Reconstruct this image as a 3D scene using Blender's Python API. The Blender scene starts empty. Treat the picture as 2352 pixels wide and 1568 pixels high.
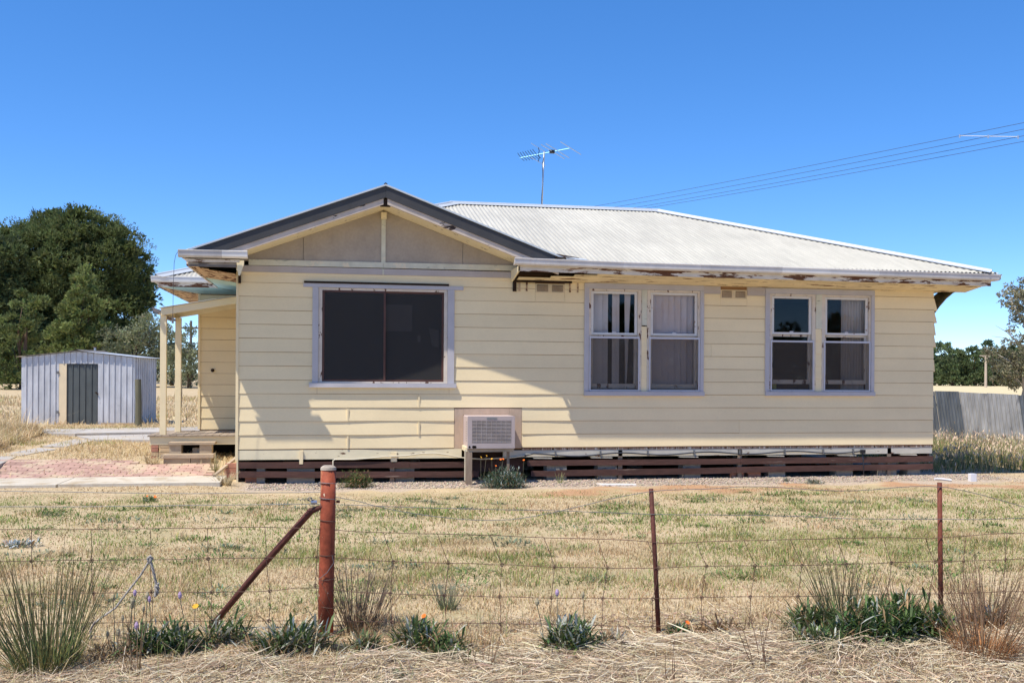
import bpy, math, random
import numpy as np
from mathutils import Vector, Matrix

scene = bpy.context.scene
R = math.radians
random.seed(7)
rng = np.random.default_rng(11)

# ---------------------------------------------------------------- camera, sky, sun, exposure
cam_data = bpy.data.cameras.new('camera')
cam_data.sensor_width = 36.0
cam_data.lens = 2250.0 / 2352.0 * 36.0
cam_data.shift_y = 80.0 / 2352.0
cam_data.clip_start = 0.05
cam_data.clip_end = 3000.0
cam = bpy.data.objects.new('camera', cam_data)
scene.collection.objects.link(cam)
YAW = math.atan(0.183)
cam.matrix_world = (Matrix.Translation((1.427, -15.4, 1.6)) @ Matrix.Rotation(-YAW, 4, 'Z')
                    @ Matrix.Rotation(R(90), 4, 'X') @ Matrix.Rotation(0.006, 4, 'Z'))
scene.camera = cam

LIGHT = Vector((0.445, 0.27, -1.0)).normalized()      # the way sunlight travels
world = bpy.data.worlds.new('World')
scene.world = world
world.use_nodes = True
wn, wl = world.node_tree.nodes, world.node_tree.links
wn.clear()
sky = wn.new('ShaderNodeTexSky')
sky.sky_type = 'NISHITA'
sky.sun_disc = False
sky.sun_elevation = math.asin(-LIGHT.z)
sky.sun_rotation = math.atan2(-LIGHT.x, -LIGHT.y)
sky.altitude = 60.0
sky.air_density = 0.5
sky.dust_density = 0.0
sky.ozone_density = 3.0
hs = wn.new('ShaderNodeHueSaturation')
hs.inputs['Saturation'].default_value = 1.44
hs.inputs['Hue'].default_value = 0.507
hs.inputs['Value'].default_value = 1.5
bg = wn.new('ShaderNodeBackground')
bg.inputs['Strength'].default_value = 0.15
out = wn.new('ShaderNodeOutputWorld')
gm = wn.new('ShaderNodeGamma')
gm.inputs['Gamma'].default_value = 0.75
wl.new(sky.outputs['Color'], gm.inputs['Color'])
wl.new(gm.outputs['Color'], hs.inputs['Color'])
wl.new(hs.outputs['Color'], bg.inputs['Color'])
wl.new(bg.outputs['Background'], out.inputs['Surface'])

sun_data = bpy.data.lights.new('sun', 'SUN')
sun_data.energy = 3.6
sun_data.angle = R(0.55)
sun_data.color = (1.0, 0.93, 0.80)
sun = bpy.data.objects.new('sun', sun_data)
sun.rotation_euler = LIGHT.to_track_quat('-Z', 'Y').to_euler()
sun.location = (-20, -12, 40)
scene.collection.objects.link(sun)

scene.view_settings.view_transform = 'Standard'
scene.view_settings.look = 'None'
scene.view_settings.exposure = 0.72
scene.view_settings.gamma = 1.0
scene.view_settings.use_curve_mapping = False
scene.cycles.max_bounces = 6
scene.cycles.transparent_max_bounces = 12

# ---------------------------------------------------------------- materials
MATS = {}


def pbr(name, col, rough=0.7, spec=0.3, metal=0.0, var=None, fine=None, rnd=0.0, patch=None, patch2=None, bump=None,
        stretch=(1, 1, 1), streak=None, sheet=0.0):
    """procedural surface: base colour, value variation (scale, amount), paint loss patches (colour, scale, threshold, softness[, stretch])"""
    m = bpy.data.materials.new(name)
    m.use_nodes = True
    n, l = m.node_tree.nodes, m.node_tree.links
    b = n['Principled BSDF']
    b.inputs['Roughness'].default_value = rough
    b.inputs['Specular IOR Level'].default_value = spec
    b.inputs['Metallic'].default_value = metal
    geo = n.new('ShaderNodeNewGeometry')

    def noise(scale, detail=4.0, st=(1, 1, 1), rough_=0.55):
        mp = n.new('ShaderNodeMapping')
        mp.inputs['Scale'].default_value = st
        l.new(geo.outputs['Position'], mp.inputs['Vector'])
        t = n.new('ShaderNodeTexNoise')
        t.inputs['Scale'].default_value = scale
        t.inputs['Detail'].default_value = detail
        t.inputs['Roughness'].default_value = rough_
        l.new(mp.outputs['Vector'], t.inputs['Vector'])
        return t.outputs['Fac']

    rgb = n.new('ShaderNodeRGB')
    rgb.outputs[0].default_value = (*col, 1)
    cur = rgb.outputs[0]

    def valmul(cur, fac, amt):
        mr = n.new('ShaderNodeMapRange')
        mr.inputs['From Min'].default_value = 0.3
        mr.inputs['From Max'].default_value = 0.7
        mr.inputs['To Min'].default_value = 1 - amt
        mr.inputs['To Max'].default_value = 1 + amt
        l.new(fac, mr.inputs['Value'])
        vm = n.new('ShaderNodeVectorMath')
        vm.operation = 'SCALE'
        l.new(cur, vm.inputs[0])
        l.new(mr.outputs['Result'], vm.inputs['Scale'])
        return vm.outputs[0]

    if var:
        cur = valmul(cur, noise(var[0], 5.0, stretch), var[1])
    if fine:
        cur = valmul(cur, noise(fine[0], 3.0, stretch), fine[1])
    if streak:
        cur = valmul(cur, noise(streak[0], 4.0, streak[2]), streak[1])
    if sheet:
        sx = n.new('ShaderNodeSeparateXYZ')
        l.new(geo.outputs['Position'], sx.inputs[0])
        sn = n.new('ShaderNodeMath')
        sn.operation = 'SNAP'
        sn.inputs[1].default_value = 0.762
        l.new(sx.outputs['X'], sn.inputs[0])
        wn_ = n.new('ShaderNodeTexWhiteNoise')
        wn_.noise_dimensions = '1D'
        l.new(sn.outputs[0], wn_.inputs['W'])
        mr = n.new('ShaderNodeMapRange')
        mr.inputs['To Min'].default_value = 1 - sheet
        mr.inputs['To Max'].default_value = 1 + sheet
        l.new(wn_.outputs['Value'], mr.inputs['Value'])
        vm = n.new('ShaderNodeVectorMath')
        vm.operation = 'SCALE'
        l.new(cur, vm.inputs[0])
        l.new(mr.outputs['Result'], vm.inputs['Scale'])
        cur = vm.outputs[0]
    if rnd:
        oi = n.new('ShaderNodeObjectInfo')
        mr = n.new('ShaderNodeMapRange')
        mr.inputs['To Min'].default_value = 1 - rnd
        mr.inputs['To Max'].default_value = 1 + rnd
        l.new(oi.outputs['Random'], mr.inputs['Value'])
        vm = n.new('ShaderNodeVectorMath')
        vm.operation = 'SCALE'
        l.new(cur, vm.inputs[0])
        l.new(mr.outputs['Result'], vm.inputs['Scale'])
        cur = vm.outputs[0]
    for p in (patch, patch2):
        if p:
            pc, ps, th, so = p[:4]
            st = p[4] if len(p) > 4 else (1, 1, 1)
            mr = n.new('ShaderNodeMapRange')
            mr.inputs['From Min'].default_value = th
            mr.inputs['From Max'].default_value = th + so
            l.new(noise(ps, 6.0, st, 0.65), mr.inputs['Value'])
            mx = n.new('ShaderNodeMix')
            mx.data_type = 'RGBA'
            l.new(mr.outputs['Result'], mx.inputs['Factor'])
            l.new(cur, mx.inputs['A'])
            mx.inputs['B'].default_value = (*pc, 1)
            cur = mx.outputs['Result']
    l.new(cur, b.inputs['Base Color'])
    if bump:
        bp = n.new('ShaderNodeBump')
        bp.inputs['Strength'].default_value = bump[1]
        bp.inputs['Distance'].default_value = bump[2] if len(bump) > 2 else 0.01
        l.new(noise(bump[0], 5.0, stretch), bp.inputs['Height'])
        l.new(bp.outputs['Normal'], b.inputs['Normal'])
    MATS[name] = m
    return m


def leafmat(name, trans=0.3, rough=0.6, spec=0.25):
    """foliage: colour comes from the mesh's own colour attribute, light passes through a little"""
    m = bpy.data.materials.new(name)
    m.use_nodes = True
    n, l = m.node_tree.nodes, m.node_tree.links
    b = n['Principled BSDF']
    b.inputs['Roughness'].default_value = rough
    b.inputs['Specular IOR Level'].default_value = spec
    at = n.new('ShaderNodeAttribute')
    at.attribute_name = 'Col'
    l.new(at.outputs['Color'], b.inputs['Base Color'])
    tr = n.new('ShaderNodeBsdfTranslucent')
    l.new(at.outputs['Color'], tr.inputs['Color'])
    mx = n.new('ShaderNodeMixShader')
    mx.inputs['Fac'].default_value = trans
    l.new(b.outputs['BSDF'], mx.inputs[1])
    l.new(tr.outputs['BSDF'], mx.inputs[2])
    l.new(mx.outputs['Shader'], n['Material Output'].inputs['Surface'])
    MATS[name] = m
    return m


def seethrough(name, tint, gloss_rough=0.02, cover=0.0, cover_col=(0.03, 0.03, 0.035), refl=1.0):
    """window glass (cover = 0) or woven flyscreen (cover = share of light the threads stop)"""
    m = bpy.data.materials.new(name)
    m.use_nodes = True
    n, l = m.node_tree.nodes, m.node_tree.links
    n.remove(n['Principled BSDF'])
    tr = n.new('ShaderNodeBsdfTransparent')
    tr.inputs['Color'].default_value = (*tint, 1)
    cur = tr.outputs['BSDF']
    if cover > 0:
        d = n.new('ShaderNodeBsdfDiffuse')
        d.inputs['Color'].default_value = (*cover_col, 1)
        mx = n.new('ShaderNodeMixShader')
        mx.inputs['Fac'].default_value = cover
        l.new(cur, mx.inputs[1])
        l.new(d.outputs['BSDF'], mx.inputs[2])
        cur = mx.outputs['Shader']
    else:
        g = n.new('ShaderNodeBsdfGlossy')
        g.inputs['Roughness'].default_value = gloss_rough
        fr = n.new('ShaderNodeFresnel')
        fr.inputs['IOR'].default_value = 1.44
        mu = n.new('ShaderNodeMath')
        mu.operation = 'MULTIPLY'
        mu.inputs[1].default_value = refl
        l.new(fr.outputs['Fac'], mu.inputs[0])
        mx = n.new('ShaderNodeMixShader')
        l.new(mu.outputs[0], mx.inputs['Fac'])
        l.new(cur, mx.inputs[1])
        l.new(g.outputs['BSDF'], mx.inputs[2])
        cur = mx.outputs['Shader']
    l.new(cur, n['Material Output'].inputs['Surface'])
    MATS[name] = m
    return m


BROWN = (0.13, 0.06, 0.035)
pbr('cream', (0.85, 0.70, 0.44), 0.62, 0.3, patch=((0.68, 0.55, 0.36), 9.0, 0.70, 0.12, (0.9, 1, 1.6)), var=(1.3, 0.04), fine=(60, 0.03), rnd=0.03, streak=(3.0, 0.018, (1.2, 1, .8)), bump=(9, 0.10, 0.01), stretch=(0.5, 1, 2))
pbr('cream_trim', (0.78, 0.69, 0.48), 0.6, 0.3, var=(5, 0.06), patch=(BROWN, 7, 0.63, 0.02, (0.5, 1, 2)))
pbr('porch_cream', (0.80, 0.69, 0.46), 0.55, 0.3, var=(3, 0.05), rnd=0.03)
pbr('lavender', (0.48, 0.46, 0.485), 0.5, 0.35, var=(4, 0.06), rnd=0.03)
pbr('frieze_grey', (0.46, 0.415, 0.40), 0.65, 0.25, var=(2.5, 0.08), fine=(50, 0.03))
pbr('gable_sheet', (0.40, 0.35, 0.30), 0.8, 0.15, var=(2.2, 0.10), fine=(30, 0.05), rnd=0.05, patch=((0.31, 0.27, 0.23), 2.0, 0.56, 0.2))
pbr('mint_trim', (0.62, 0.61, 0.50), 0.7, 0.2, var=(6, 0.10), patch=((0.30, 0.33, 0.26), 9, 0.60, 0.06, (0.4, 1, 1.5)), patch2=((0.74, 0.66, 0.5), 4, 0.57, 0.05))
pbr('charcoal', (0.052, 0.051, 0.053), 0.55, 0.35, var=(3, 0.15), fine=(40, 0.06))
pbr('barge_weathered', (0.56, 0.47, 0.40), 0.75, 0.15, var=(6, 0.12), patch=((0.05, 0.035, 0.03), 5.5, 0.63, 0.015, (0.6, 1, 1.8)))
pbr('fascia_peel', (0.66, 0.61, 0.55), 0.75, 0.15, var=(5, 0.10), patch=(BROWN, 3.2, 0.52, 0.02, (0.55, 1, 3.0)), patch2=((0.33, 0.22, 0.16), 6, 0.60, 0.03, (0.5, 1, 3)))
pbr('soffit_peel', (0.74, 0.63, 0.42), 0.75, 0.15, var=(4, 0.10), rnd=0.05, patch=((0.16, 0.075, 0.04), 5.0, 0.585, 0.02, (0.45, 2.5, 1)))
pbr('soffit_worn', (0.52, 0.38, 0.25), 0.8, 0.12, var=(4, 0.15), rnd=0.08, patch=((0.13, 0.06, 0.035), 6.0, 0.53, 0.03, (1.6, 0.6, 1)))
pbr('turquoise', (0.42, 0.62, 0.60), 0.6, 0.3, var=(2.5, 0.07), patch=((0.62, 0.62, 0.55), 5, 0.66, 0.02))
pbr('dark_timber', (0.035, 0.022, 0.016), 0.85, 0.1, var=(6, 0.2))
pbr('grey_board', (0.17, 0.155, 0.15), 0.8, 0.15, var=(5, 0.2))
pbr('slat_brown', (0.095, 0.046, 0.035), 0.6, 0.3, var=(3, 0.25), fine=(26, 0.25), stretch=(0.25, 1, 2.5), rnd=0.12, patch=((0.30, 0.23, 0.18), 4.5, 0.64, 0.05, (0.3, 1, 4)))
pbr('rust_red', (0.17, 0.050, 0.030), 0.7, 0.25, var=(8, 0.3), fine=(45, 0.2), patch=((0.07, 0.03, 0.025), 12, 0.57, 0.05))
pbr('bearer_white', (0.56, 0.52, 0.44), 0.75, 0.2, var=(4, 0.10), patch=(BROWN, 5, 0.62, 0.02, (0.5, 1, 1.5)))
pbr('packer_brown', (0.30, 0.19, 0.13), 0.85, 0.1, var=(14, 0.35), stretch=(3, 1, 0.4), patch=((0.66, 0.60, 0.5), 15, 0.55, 0.05, (3, 1, .4)))
pbr('block_grey', (0.34, 0.31, 0.27), 0.9, 0.1, var=(6, 0.15), fine=(60, 0.1), rnd=0.12, bump=(40, 0.4))
pbr('brick_red', (0.42, 0.20, 0.14), 0.9, 0.1, var=(8, 0.18), rnd=0.22, bump=(40, 0.4))
pbr('brick_tan', (0.60, 0.44, 0.27), 0.85, 0.1, var=(8, 0.15), rnd=0.15)
pbr('roof_white', (0.485, 0.46, 0.39), sheet=0.045, rough=0.45, spec=0.35, var=(0.9, 0.08), fine=(25, 0.04), streak=(7.0, 0.09, (2.2, 0.22, 0.22)), patch=((0.36, 0.33, 0.28), 6, 0.68, 0.05))
pbr('roof_cap', (0.50, 0.53, 0.56), 0.4, 0.4, metal=0.15, var=(2, 0.06), patch=((0.36, 0.36, 0.36), 9, 0.66, 0.05))
pbr('gutter_grey', (0.58, 0.555, 0.545), 0.45, 0.4, var=(3, 0.08), rnd=0.16, streak=(5, 0.07, (2, 1, 1)), patch=((0.42, 0.30, 0.22), 8, 0.70, 0.05))
pbr('gutter_white', (0.72, 0.70, 0.68), 0.45, 0.4, var=(3, 0.06), rnd=0.05, patch=((0.5, 0.38, 0.28), 8, 0.70, 0.05))
pbr('edge_flash', (0.55, 0.59, 0.62), 0.4, 0.4, metal=0.1, var=(4, 0.05))
pbr('frame_brown', (0.10, 0.045, 0.035), 0.5, 0.35, var=(6, 0.2))
pbr('sash_peel', (0.66, 0.58, 0.49), 0.7, 0.2, var=(6, 0.10), patch=(BROWN, 6, 0.585, 0.02, (1.6, 1, 0.5)))
pbr('sash_white', (0.68, 0.665, 0.65), 0.6, 0.3, var=(5, 0.06), patch=((0.35, 0.22, 0.15), 8, 0.64, 0.02))
pbr('alu', (0.56, 0.55, 0.60), 0.4, 0.45, metal=0.2, var=(4, 0.05))
pbr('blind', (0.78, 0.69, 0.65), 0.8, 0.15, var=(2, 0.06), rnd=0.10)
pbr('blind_pink', (0.78, 0.66, 0.63), 0.8, 0.15, var=(2, 0.06), rnd=0.06)
pbr('curtain', (0.62, 0.54, 0.48), 0.85, 0.1, var=(8, 0.12), stretch=(4, 1, .3))
pbr('sarking', (0.30, 0.165, 0.08), 0.9, 0.1, var=(3, 0.15))
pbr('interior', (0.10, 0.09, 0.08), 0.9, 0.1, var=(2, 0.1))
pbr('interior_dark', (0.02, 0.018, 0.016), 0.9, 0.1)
pbr('vent_tan', (0.66, 0.54, 0.36), 0.7, 0.2, var=(6, 0.1))
pbr('vent_slat', (0.55, 0.42, 0.28), 0.7, 0.2, var=(10, 0.15))
pbr('ply', (0.50, 0.37, 0.27), 0.75, 0.2, var=(3, 0.08), fine=(30, 0.05), stretch=(1, 1, .4))
pbr('ac_case', (0.55, 0.45, 0.43), 0.45, 0.35, var=(3, 0.06), patch=((0.42, 0.20, 0.12), 5, 0.66, 0.04))
pbr('ac_front', (0.44, 0.37, 0.36), 0.45, 0.35, var=(3, 0.06))
pbr('ac_slat', (0.42, 0.36, 0.335), 0.5, 0.3, var=(9, 0.15))
pbr('ac_dark', (0.02, 0.016, 0.014), 0.8, 0.1)
pbr('badge', (0.30, 0.32, 0.34), 0.3, 0.5, metal=0.6)
pbr('timber_grey', (0.27, 0.205, 0.15), 0.85, 0.12, var=(4, 0.25), fine=(30, 0.2), stretch=(1, 1, 0.15), bump=(25, 0.5, .006))
pbr('timber_plank', (0.42, 0.33, 0.24), 0.85, 0.12, var=(4, 0.15), fine=(30, 0.15), stretch=(0.2, 1, 1), rnd=0.1)
pbr('timber_block', (0.44, 0.34, 0.235), 0.85, 0.12, var=(5, 0.18), rnd=0.18, bump=(25, 0.4))
pbr('deck_grey', (0.30, 0.245, 0.195), 0.8, 0.15, var=(5, 0.15), rnd=0.14, stretch=(1, .2, 1))
pbr('pipe_cream', (0.66, 0.60, 0.46), 0.45, 0.4, var=(6, 0.05))
pbr('pipe_blue', (0.035, 0.04, 0.055), 0.4, 0.45)
pbr('black_plastic', (0.015, 0.015, 0.017), 0.45, 0.4)
pbr('rust_post', (0.27, 0.062, 0.030), 0.7, 0.25, var=(7, 0.28), fine=(45, 0.18), patch=((0.46, 0.20, 0.09), 6.5, 0.53, 0.06, (1, 1, .45)), patch2=((0.62, 0.52, 0.36), 18, 0.655, 0.03, (1, 1, .6)), bump=(35, 0.4, .004))
pbr('rust_cap', (0.42, 0.36, 0.29), 0.85, 0.15, var=(18, 0.25), patch=((0.20, 0.10, 0.06), 14, 0.55, 0.08))
pbr('rust_dark', (0.105, 0.035, 0.026), 0.7, 0.25, var=(9, 0.3), fine=(50, 0.2), patch=((0.24, 0.09, 0.05), 9, 0.60, 0.08))
pbr('rust_wire', (0.13, 0.072, 0.052), 0.7, 0.3, var=(8, 0.3))
pbr('galv_wire', (0.15, 0.155, 0.165), 0.55, 0.3, metal=0.2, var=(8, 0.2))
pbr('bolt_steel', (0.42, 0.44, 0.50), 0.35, 0.5, metal=0.7)
pbr('rope', (0.34, 0.31, 0.28), 0.9, 0.1, var=(60, 0.35))
pbr('iron_blue', (0.54, 0.54, 0.56), 0.45, 0.4, metal=0.25, var=(1.6, 0.12), streak=(5, 0.14, (2, 2, .35)), rnd=0.05, patch=((0.34, 0.35, 0.38), 3.5, 0.62, 0.15))
pbr('shed_roof', (0.60, 0.62, 0.64), 0.4, 0.45, metal=0.3, var=(2, 0.08))
pbr('shed_door', (0.085, 0.095, 0.095), 0.5, 0.35, var=(2, 0.12), streak=(5, 0.1, (2, 2, .3)))
pbr('shed_strip', (0.76, 0.62, 0.42), 0.6, 0.25, var=(3, 0.06))
pbr('fence_iron_pale', (0.36, 0.355, 0.345), 0.55, 0.35, metal=0.25, var=(2.5, 0.16), rnd=0.06, streak=(5, 0.22, (2, 2, .3)), patch=((0.10, 0.10, 0.11), 3.0, 0.60, 0.15, (1.4, 1.4, .5)))
pbr('fence_iron_dark', (0.155, 0.17, 0.185), 0.5, 0.35, metal=0.3, var=(2.5, 0.16), streak=(6, 0.28, (2, 2, .25)), patch=((0.42, 0.43, 0.45), 4.0, 0.62, 0.08, (2, 2, .3)))
pbr('concrete', (0.56, 0.505, 0.415), 0.88, 0.15, var=(1.5, 0.08), fine=(35, 0.06), rnd=0.05, patch=((0.42, 0.34, 0.235), 2.2, 0.50, 0.14), bump=(50, 0.3, .004))
pbr('concrete_grey', (0.43, 0.40, 0.37), 0.9, 0.12, var=(1.8, 0.10), fine=(30, 0.08), rnd=0.08, patch=((0.46, 0.37, 0.24), 2.2, 0.53, 0.14))
pbr('paver', (0.43, 0.275, 0.225), 0.88, 0.12, var=(3, 0.14), fine=(50, 0.08), rnd=0.17, patch=((0.52, 0.41, 0.29), 2.6, 0.49, 0.12))
pbr('sand_joint', (0.40, 0.31, 0.21), 0.95, 0.05, var=(6, 0.15))
pbr('bark', (0.13, 0.09, 0.065), 0.9, 0.1, var=(5, 0.25), stretch=(1, 1, .3), bump=(10, 0.6, .03))
pbr('gum_bark', (0.42, 0.37, 0.32), 0.8, 0.15, var=(3, 0.22), stretch=(1, 1, .3))
pbr('dead_wood', (0.36, 0.32, 0.29), 0.85, 0.1, var=(6, 0.15))
pbr('pole_timber', (0.50, 0.41, 0.32), 0.85, 0.1, var=(3, 0.15))
pbr('pole_dark', (0.14, 0.12, 0.11), 0.85, 0.1)
pbr('post_green', (0.16, 0.15, 0.10), 0.9, 0.1, var=(4, 0.2), stretch=(1, 1, .2))
pbr('antenna_alu', (0.55, 0.57, 0.60), 0.35, 0.5, metal=0.7)
pbr('antenna_blue', (0.10, 0.33, 0.60), 0.4, 0.45, metal=0.2)
pbr('white_sheet', (0.74, 0.69, 0.66), 0.6, 0.3, var=(6, 0.06))
pbr('carton', (0.76, 0.75, 0.78), 0.5, 0.3, var=(9, 0.05))
pbr('orange_petal', (0.85, 0.17, 0.015), 0.6, 0.2)
pbr('yellow_petal', (0.80, 0.40, 0.03), 0.6, 0.2)
pbr('mauve_petal', (0.42, 0.30, 0.45), 0.6, 0.2)
pbr('seed_head', (0.36, 0.31, 0.20), 0.85, 0.1, var=(40, 0.2))
pbr('cable', (0.06, 0.06, 0.07), 0.6, 0.3)
pbr('window_tin', (0.45, 0.44, 0.10), 0.4, 0.4)
leafmat('grass', 0.25, 0.7, 0.15)
leafmat('straw', 0.15, 0.65, 0.2)
leafmat('leaf', 0.22, 0.6, 0.18)
leafmat('needles', 0.30, 0.65, 0.2)
seethrough('glass', (0.95, 0.95, 0.95), 0.015, refl=0.55)
seethrough('flyscreen', (1.0, 1.0, 1.0), cover=0.27, cover_col=(0.11, 0.095, 0.085))
seethrough('flyscreen_dense', (1.0, 1.0, 1.0), cover=0.58, cover_col=(0.060, 0.058, 0.058))

# ---------------------------------------------------------------- object helpers
ORIGIN = {}


def worldloc(o):
    return ORIGIN.get(o.name, Vector((0, 0, 0))) if o else Vector((0, 0, 0))


def tag(o, label=None, cat=None, group=None, kind=None):
    if label:
        o['label'] = label
    if cat:
        o['category'] = cat
    if group:
        o['group'] = group
    if kind:
        o['kind'] = kind
    return o


def thing(name, loc, label, cat, group=None):
    o = bpy.data.objects.new(name, None)
    scene.collection.objects.link(o)
    o.location = loc
    o.empty_display_size = 0.2
    ORIGIN[o.name] = Vector(loc)
    return tag(o, label, cat, group)


class MB:
    def __init__(self):
        self.v, self.f = [], []

    def add(self, vs, fs):
        k = len(self.v)
        self.v += [tuple(p) for p in vs]
        self.f += [tuple(i + k for i in f) for f in fs]
        return self

    def hexa(self, p):
        return self.add(p, [(0, 3, 2, 1), (4, 5, 6, 7), (0, 1, 5, 4), (1, 2, 6, 5), (2, 3, 7, 6), (3, 0, 4, 7)])

    def box(self, x0, x1, y0, y1, z0, z1):
        return self.hexa([(x0, y0, z0), (x1, y0, z0), (x1, y1, z0), (x0, y1, z0), (x0, y0, z1), (x1, y0, z1), (x1, y1, z1), (x0, y1, z1)])

    def bbox(self, x0, x1, y0, y1, z0, z1, c=0.006):
        """box with chamfered long edges seen from the front (octagonal in X-Z, extruded in Y)"""
        p = [(x0 + c, z0), (x1 - c, z0), (x1, z0 + c), (x1, z1 - c), (x1 - c, z1), (x0 + c, z1), (x0, z1 - c), (x0, z0 + c)]
        return self.prism_y(p, y0, y1)

    def prism_y(self, p, y0, y1):
        n = len(p)
        vs = [(x, y0, z) for x, z in p] + [(x, y1, z) for x, z in p]
        fs = [tuple(range(n)), tuple(range(2 * n - 1, n - 1, -1))]
        fs += [((i + 1) % n, i, n + i, n + (i + 1) % n) for i in range(n)]
        return self.add(vs, fs)

    def prism_z(self, p, z0, z1):
        n = len(p)
        vs = [(x, y, z0) for x, y in p] + [(x, y, z1) for x, y in p]
        fs = [tuple(range(n - 1, -1, -1)), tuple(range(n, 2 * n))]
        fs += [(i, (i + 1) % n, n + (i + 1) % n, n + i) for i in range(n)]
        return self.add(vs, fs)

    def tube(self, pts, r, n=6, cap=True):
        pts = [Vector(p) for p in pts]
        rs = r if isinstance(r, (list, tuple)) else [r] * len(pts)
        k0 = len(self.v)
        up = None
        for i, p in enumerate(pts):
            d = (pts[min(i + 1, len(pts) - 1)] - pts[max(i - 1, 0)])
            d = d.normalized() if d.length > 1e-9 else Vector((0, 0, 1))
            if up is None:
                up = Vector((0, 0, 1)) if abs(d.z) < 0.9 else Vector((1, 0, 0))
            a = d.cross(up)
            if a.length < 1e-6:
                a = d.cross(Vector((0, 1, 0)))
            a.normalize()
            b = a.cross(d).normalized()
            up = b
            for j in range(n):
                t = 2 * math.pi * j / n
                self.v.append(tuple(p + (a * math.cos(t) + b * math.sin(t)) * rs[i]))
        for i in range(len(pts) - 1):
            for j in range(n):
                self.f.append((k0 + i * n + j, k0 + i * n + (j + 1) % n, k0 + (i + 1) * n + (j + 1) % n, k0 + (i + 1) * n + j))
        if cap:
            self.f.append(tuple(k0 + j for j in range(n - 1, -1, -1)))
            e = k0 + (len(pts) - 1) * n
            self.f.append(tuple(e + j for j in range(n)))
        return self

    def ring(self, c, r, t, axis='Y', n=10, m=4):
        pts = []
        for i in range(n + 1):
            a = 2 * math.pi * i / n
            q = (r * math.cos(a), r * math.sin(a))
            pts.append((c[0] + q[0], c[1], c[2] + q[1]) if axis == 'Y' else ((c[0] + q[0], c[1] + q[1], c[2])))
        return self.tube(pts, t, m, False)

    def build(self, name, mat, parent=None, smooth=False, kind=None, label=None):
        o0 = worldloc(parent)
        me = bpy.data.meshes.new(name)
        me.from_pydata([(x - o0.x, y - o0.y, z - o0.z) for x, y, z in self.v], [], self.f)
        me.materials.append(MATS[mat])
        if smooth:
            me.polygons.foreach_set('use_smooth', [True] * len(me.polygons))
        me.update()
        o = bpy.data.objects.new(name, me)
        scene.collection.objects.link(o)
        if parent:
            o.parent = parent
        ORIGIN[o.name] = o0
        if kind:
            o['kind'] = kind
        if label:
            o['label'] = label
        return o


def fast(name, V, T, C, mat, parent=None, kind=None):
    """one mesh from arrays: V (n,3) points, T (m,3) triangles, C (n,3) linear colours"""
    o0 = np.array(worldloc(parent))
    V = np.asarray(V, np.float32) - o0.astype(np.float32)
    T = np.asarray(T, np.int32)
    me = bpy.data.meshes.new(name)
    me.vertices.add(len(V))
    me.vertices.foreach_set('co', V.ravel())
    me.loops.add(T.size)
    me.loops.foreach_set('vertex_index', T.ravel())
    me.polygons.add(len(T))
    me.polygons.foreach_set('loop_start', np.arange(0, T.size, 3, dtype=np.int32))
    me.update(calc_edges=True)
    ca = me.color_attributes.new('Col', 'FLOAT_COLOR', 'POINT')
    rgba = np.ones((len(V), 4), np.float32)
    rgba[:, :3] = C
    ca.data.foreach_set('color', rgba.ravel())
    me.materials.append(MATS[mat])
    o = bpy.data.objects.new(name, me)
    scene.collection.objects.link(o)
    if parent:
        o.parent = parent
    ORIGIN[o.name] = Vector(o0)
    if kind:
        o['kind'] = kind
    return o


def sstep(a, b, x):
    t = np.clip((np.asarray(x, float) - a) / (b - a), 0, 1)
    return t * t * (3 - 2 * t)


def vnoise(x, y, seed=0):
    """smooth value noise in 0..1 on arrays"""
    x, y = np.asarray(x, float), np.asarray(y, float)
    xi, yi = np.floor(x).astype(np.int64), np.floor(y).astype(np.int64)
    fx, fy = x - xi, y - yi
    fx, fy = fx * fx * (3 - 2 * fx), fy * fy * (3 - 2 * fy)

    def h(a, b):
        k = (a * 374761393 + b * 668265263 + seed * 974711) & 0x7fffffff
        k = ((k ^ (k >> 13)) * 1274126177) & 0x7fffffff
        return ((k ^ (k >> 16)) & 0xffff) / 65535.0
    return (h(xi, yi) * (1 - fx) + h(xi + 1, yi) * fx) * (1 - fy) + (h(xi, yi + 1) * (1 - fx) + h(xi + 1, yi + 1) * fx) * fy


def fbm(x, y, seed=0):
    return 0.55 * vnoise(x, y, seed) + 0.3 * vnoise(x * 2.1 + 5, y * 2.1, seed + 1) + 0.15 * vnoise(x * 4.3, y * 4.3 + 9, seed + 2)


def gz(x, y):
    """ground height"""
    x, y = np.asarray(x, float), np.asarray(y, float)
    left = (0.145 * sstep(0.2, 2.4, y) + 0.11 * sstep(6, 13, y) + 0.62 * sstep(14, 62, y)) * (1 - sstep(-0.4, 3.5, x) * (y < 14) - sstep(-2, 22, x) * (y >= 14)).clip(0, 1)
    front = -0.07 * sstep(-4.0, -0.6, y) * sstep(-0.6, 0.6, x) * (1 - sstep(9, 13, y))
    bump = 0.04 * (fbm(x * 0.4, y * 0.4, 3) - 0.5) * (1 - sstep(-1.8, -0.8, y) * (y < 5)) * (1 - sstep(-0.2, 1.5, y) * (y < 9))
    verge = 0.06 * (fbm(x * 0.6, y * 0.6, 8) - 0.45) * (1 - sstep(-9.6, -9.1, y))
    return left + front + bump + verge
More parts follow.
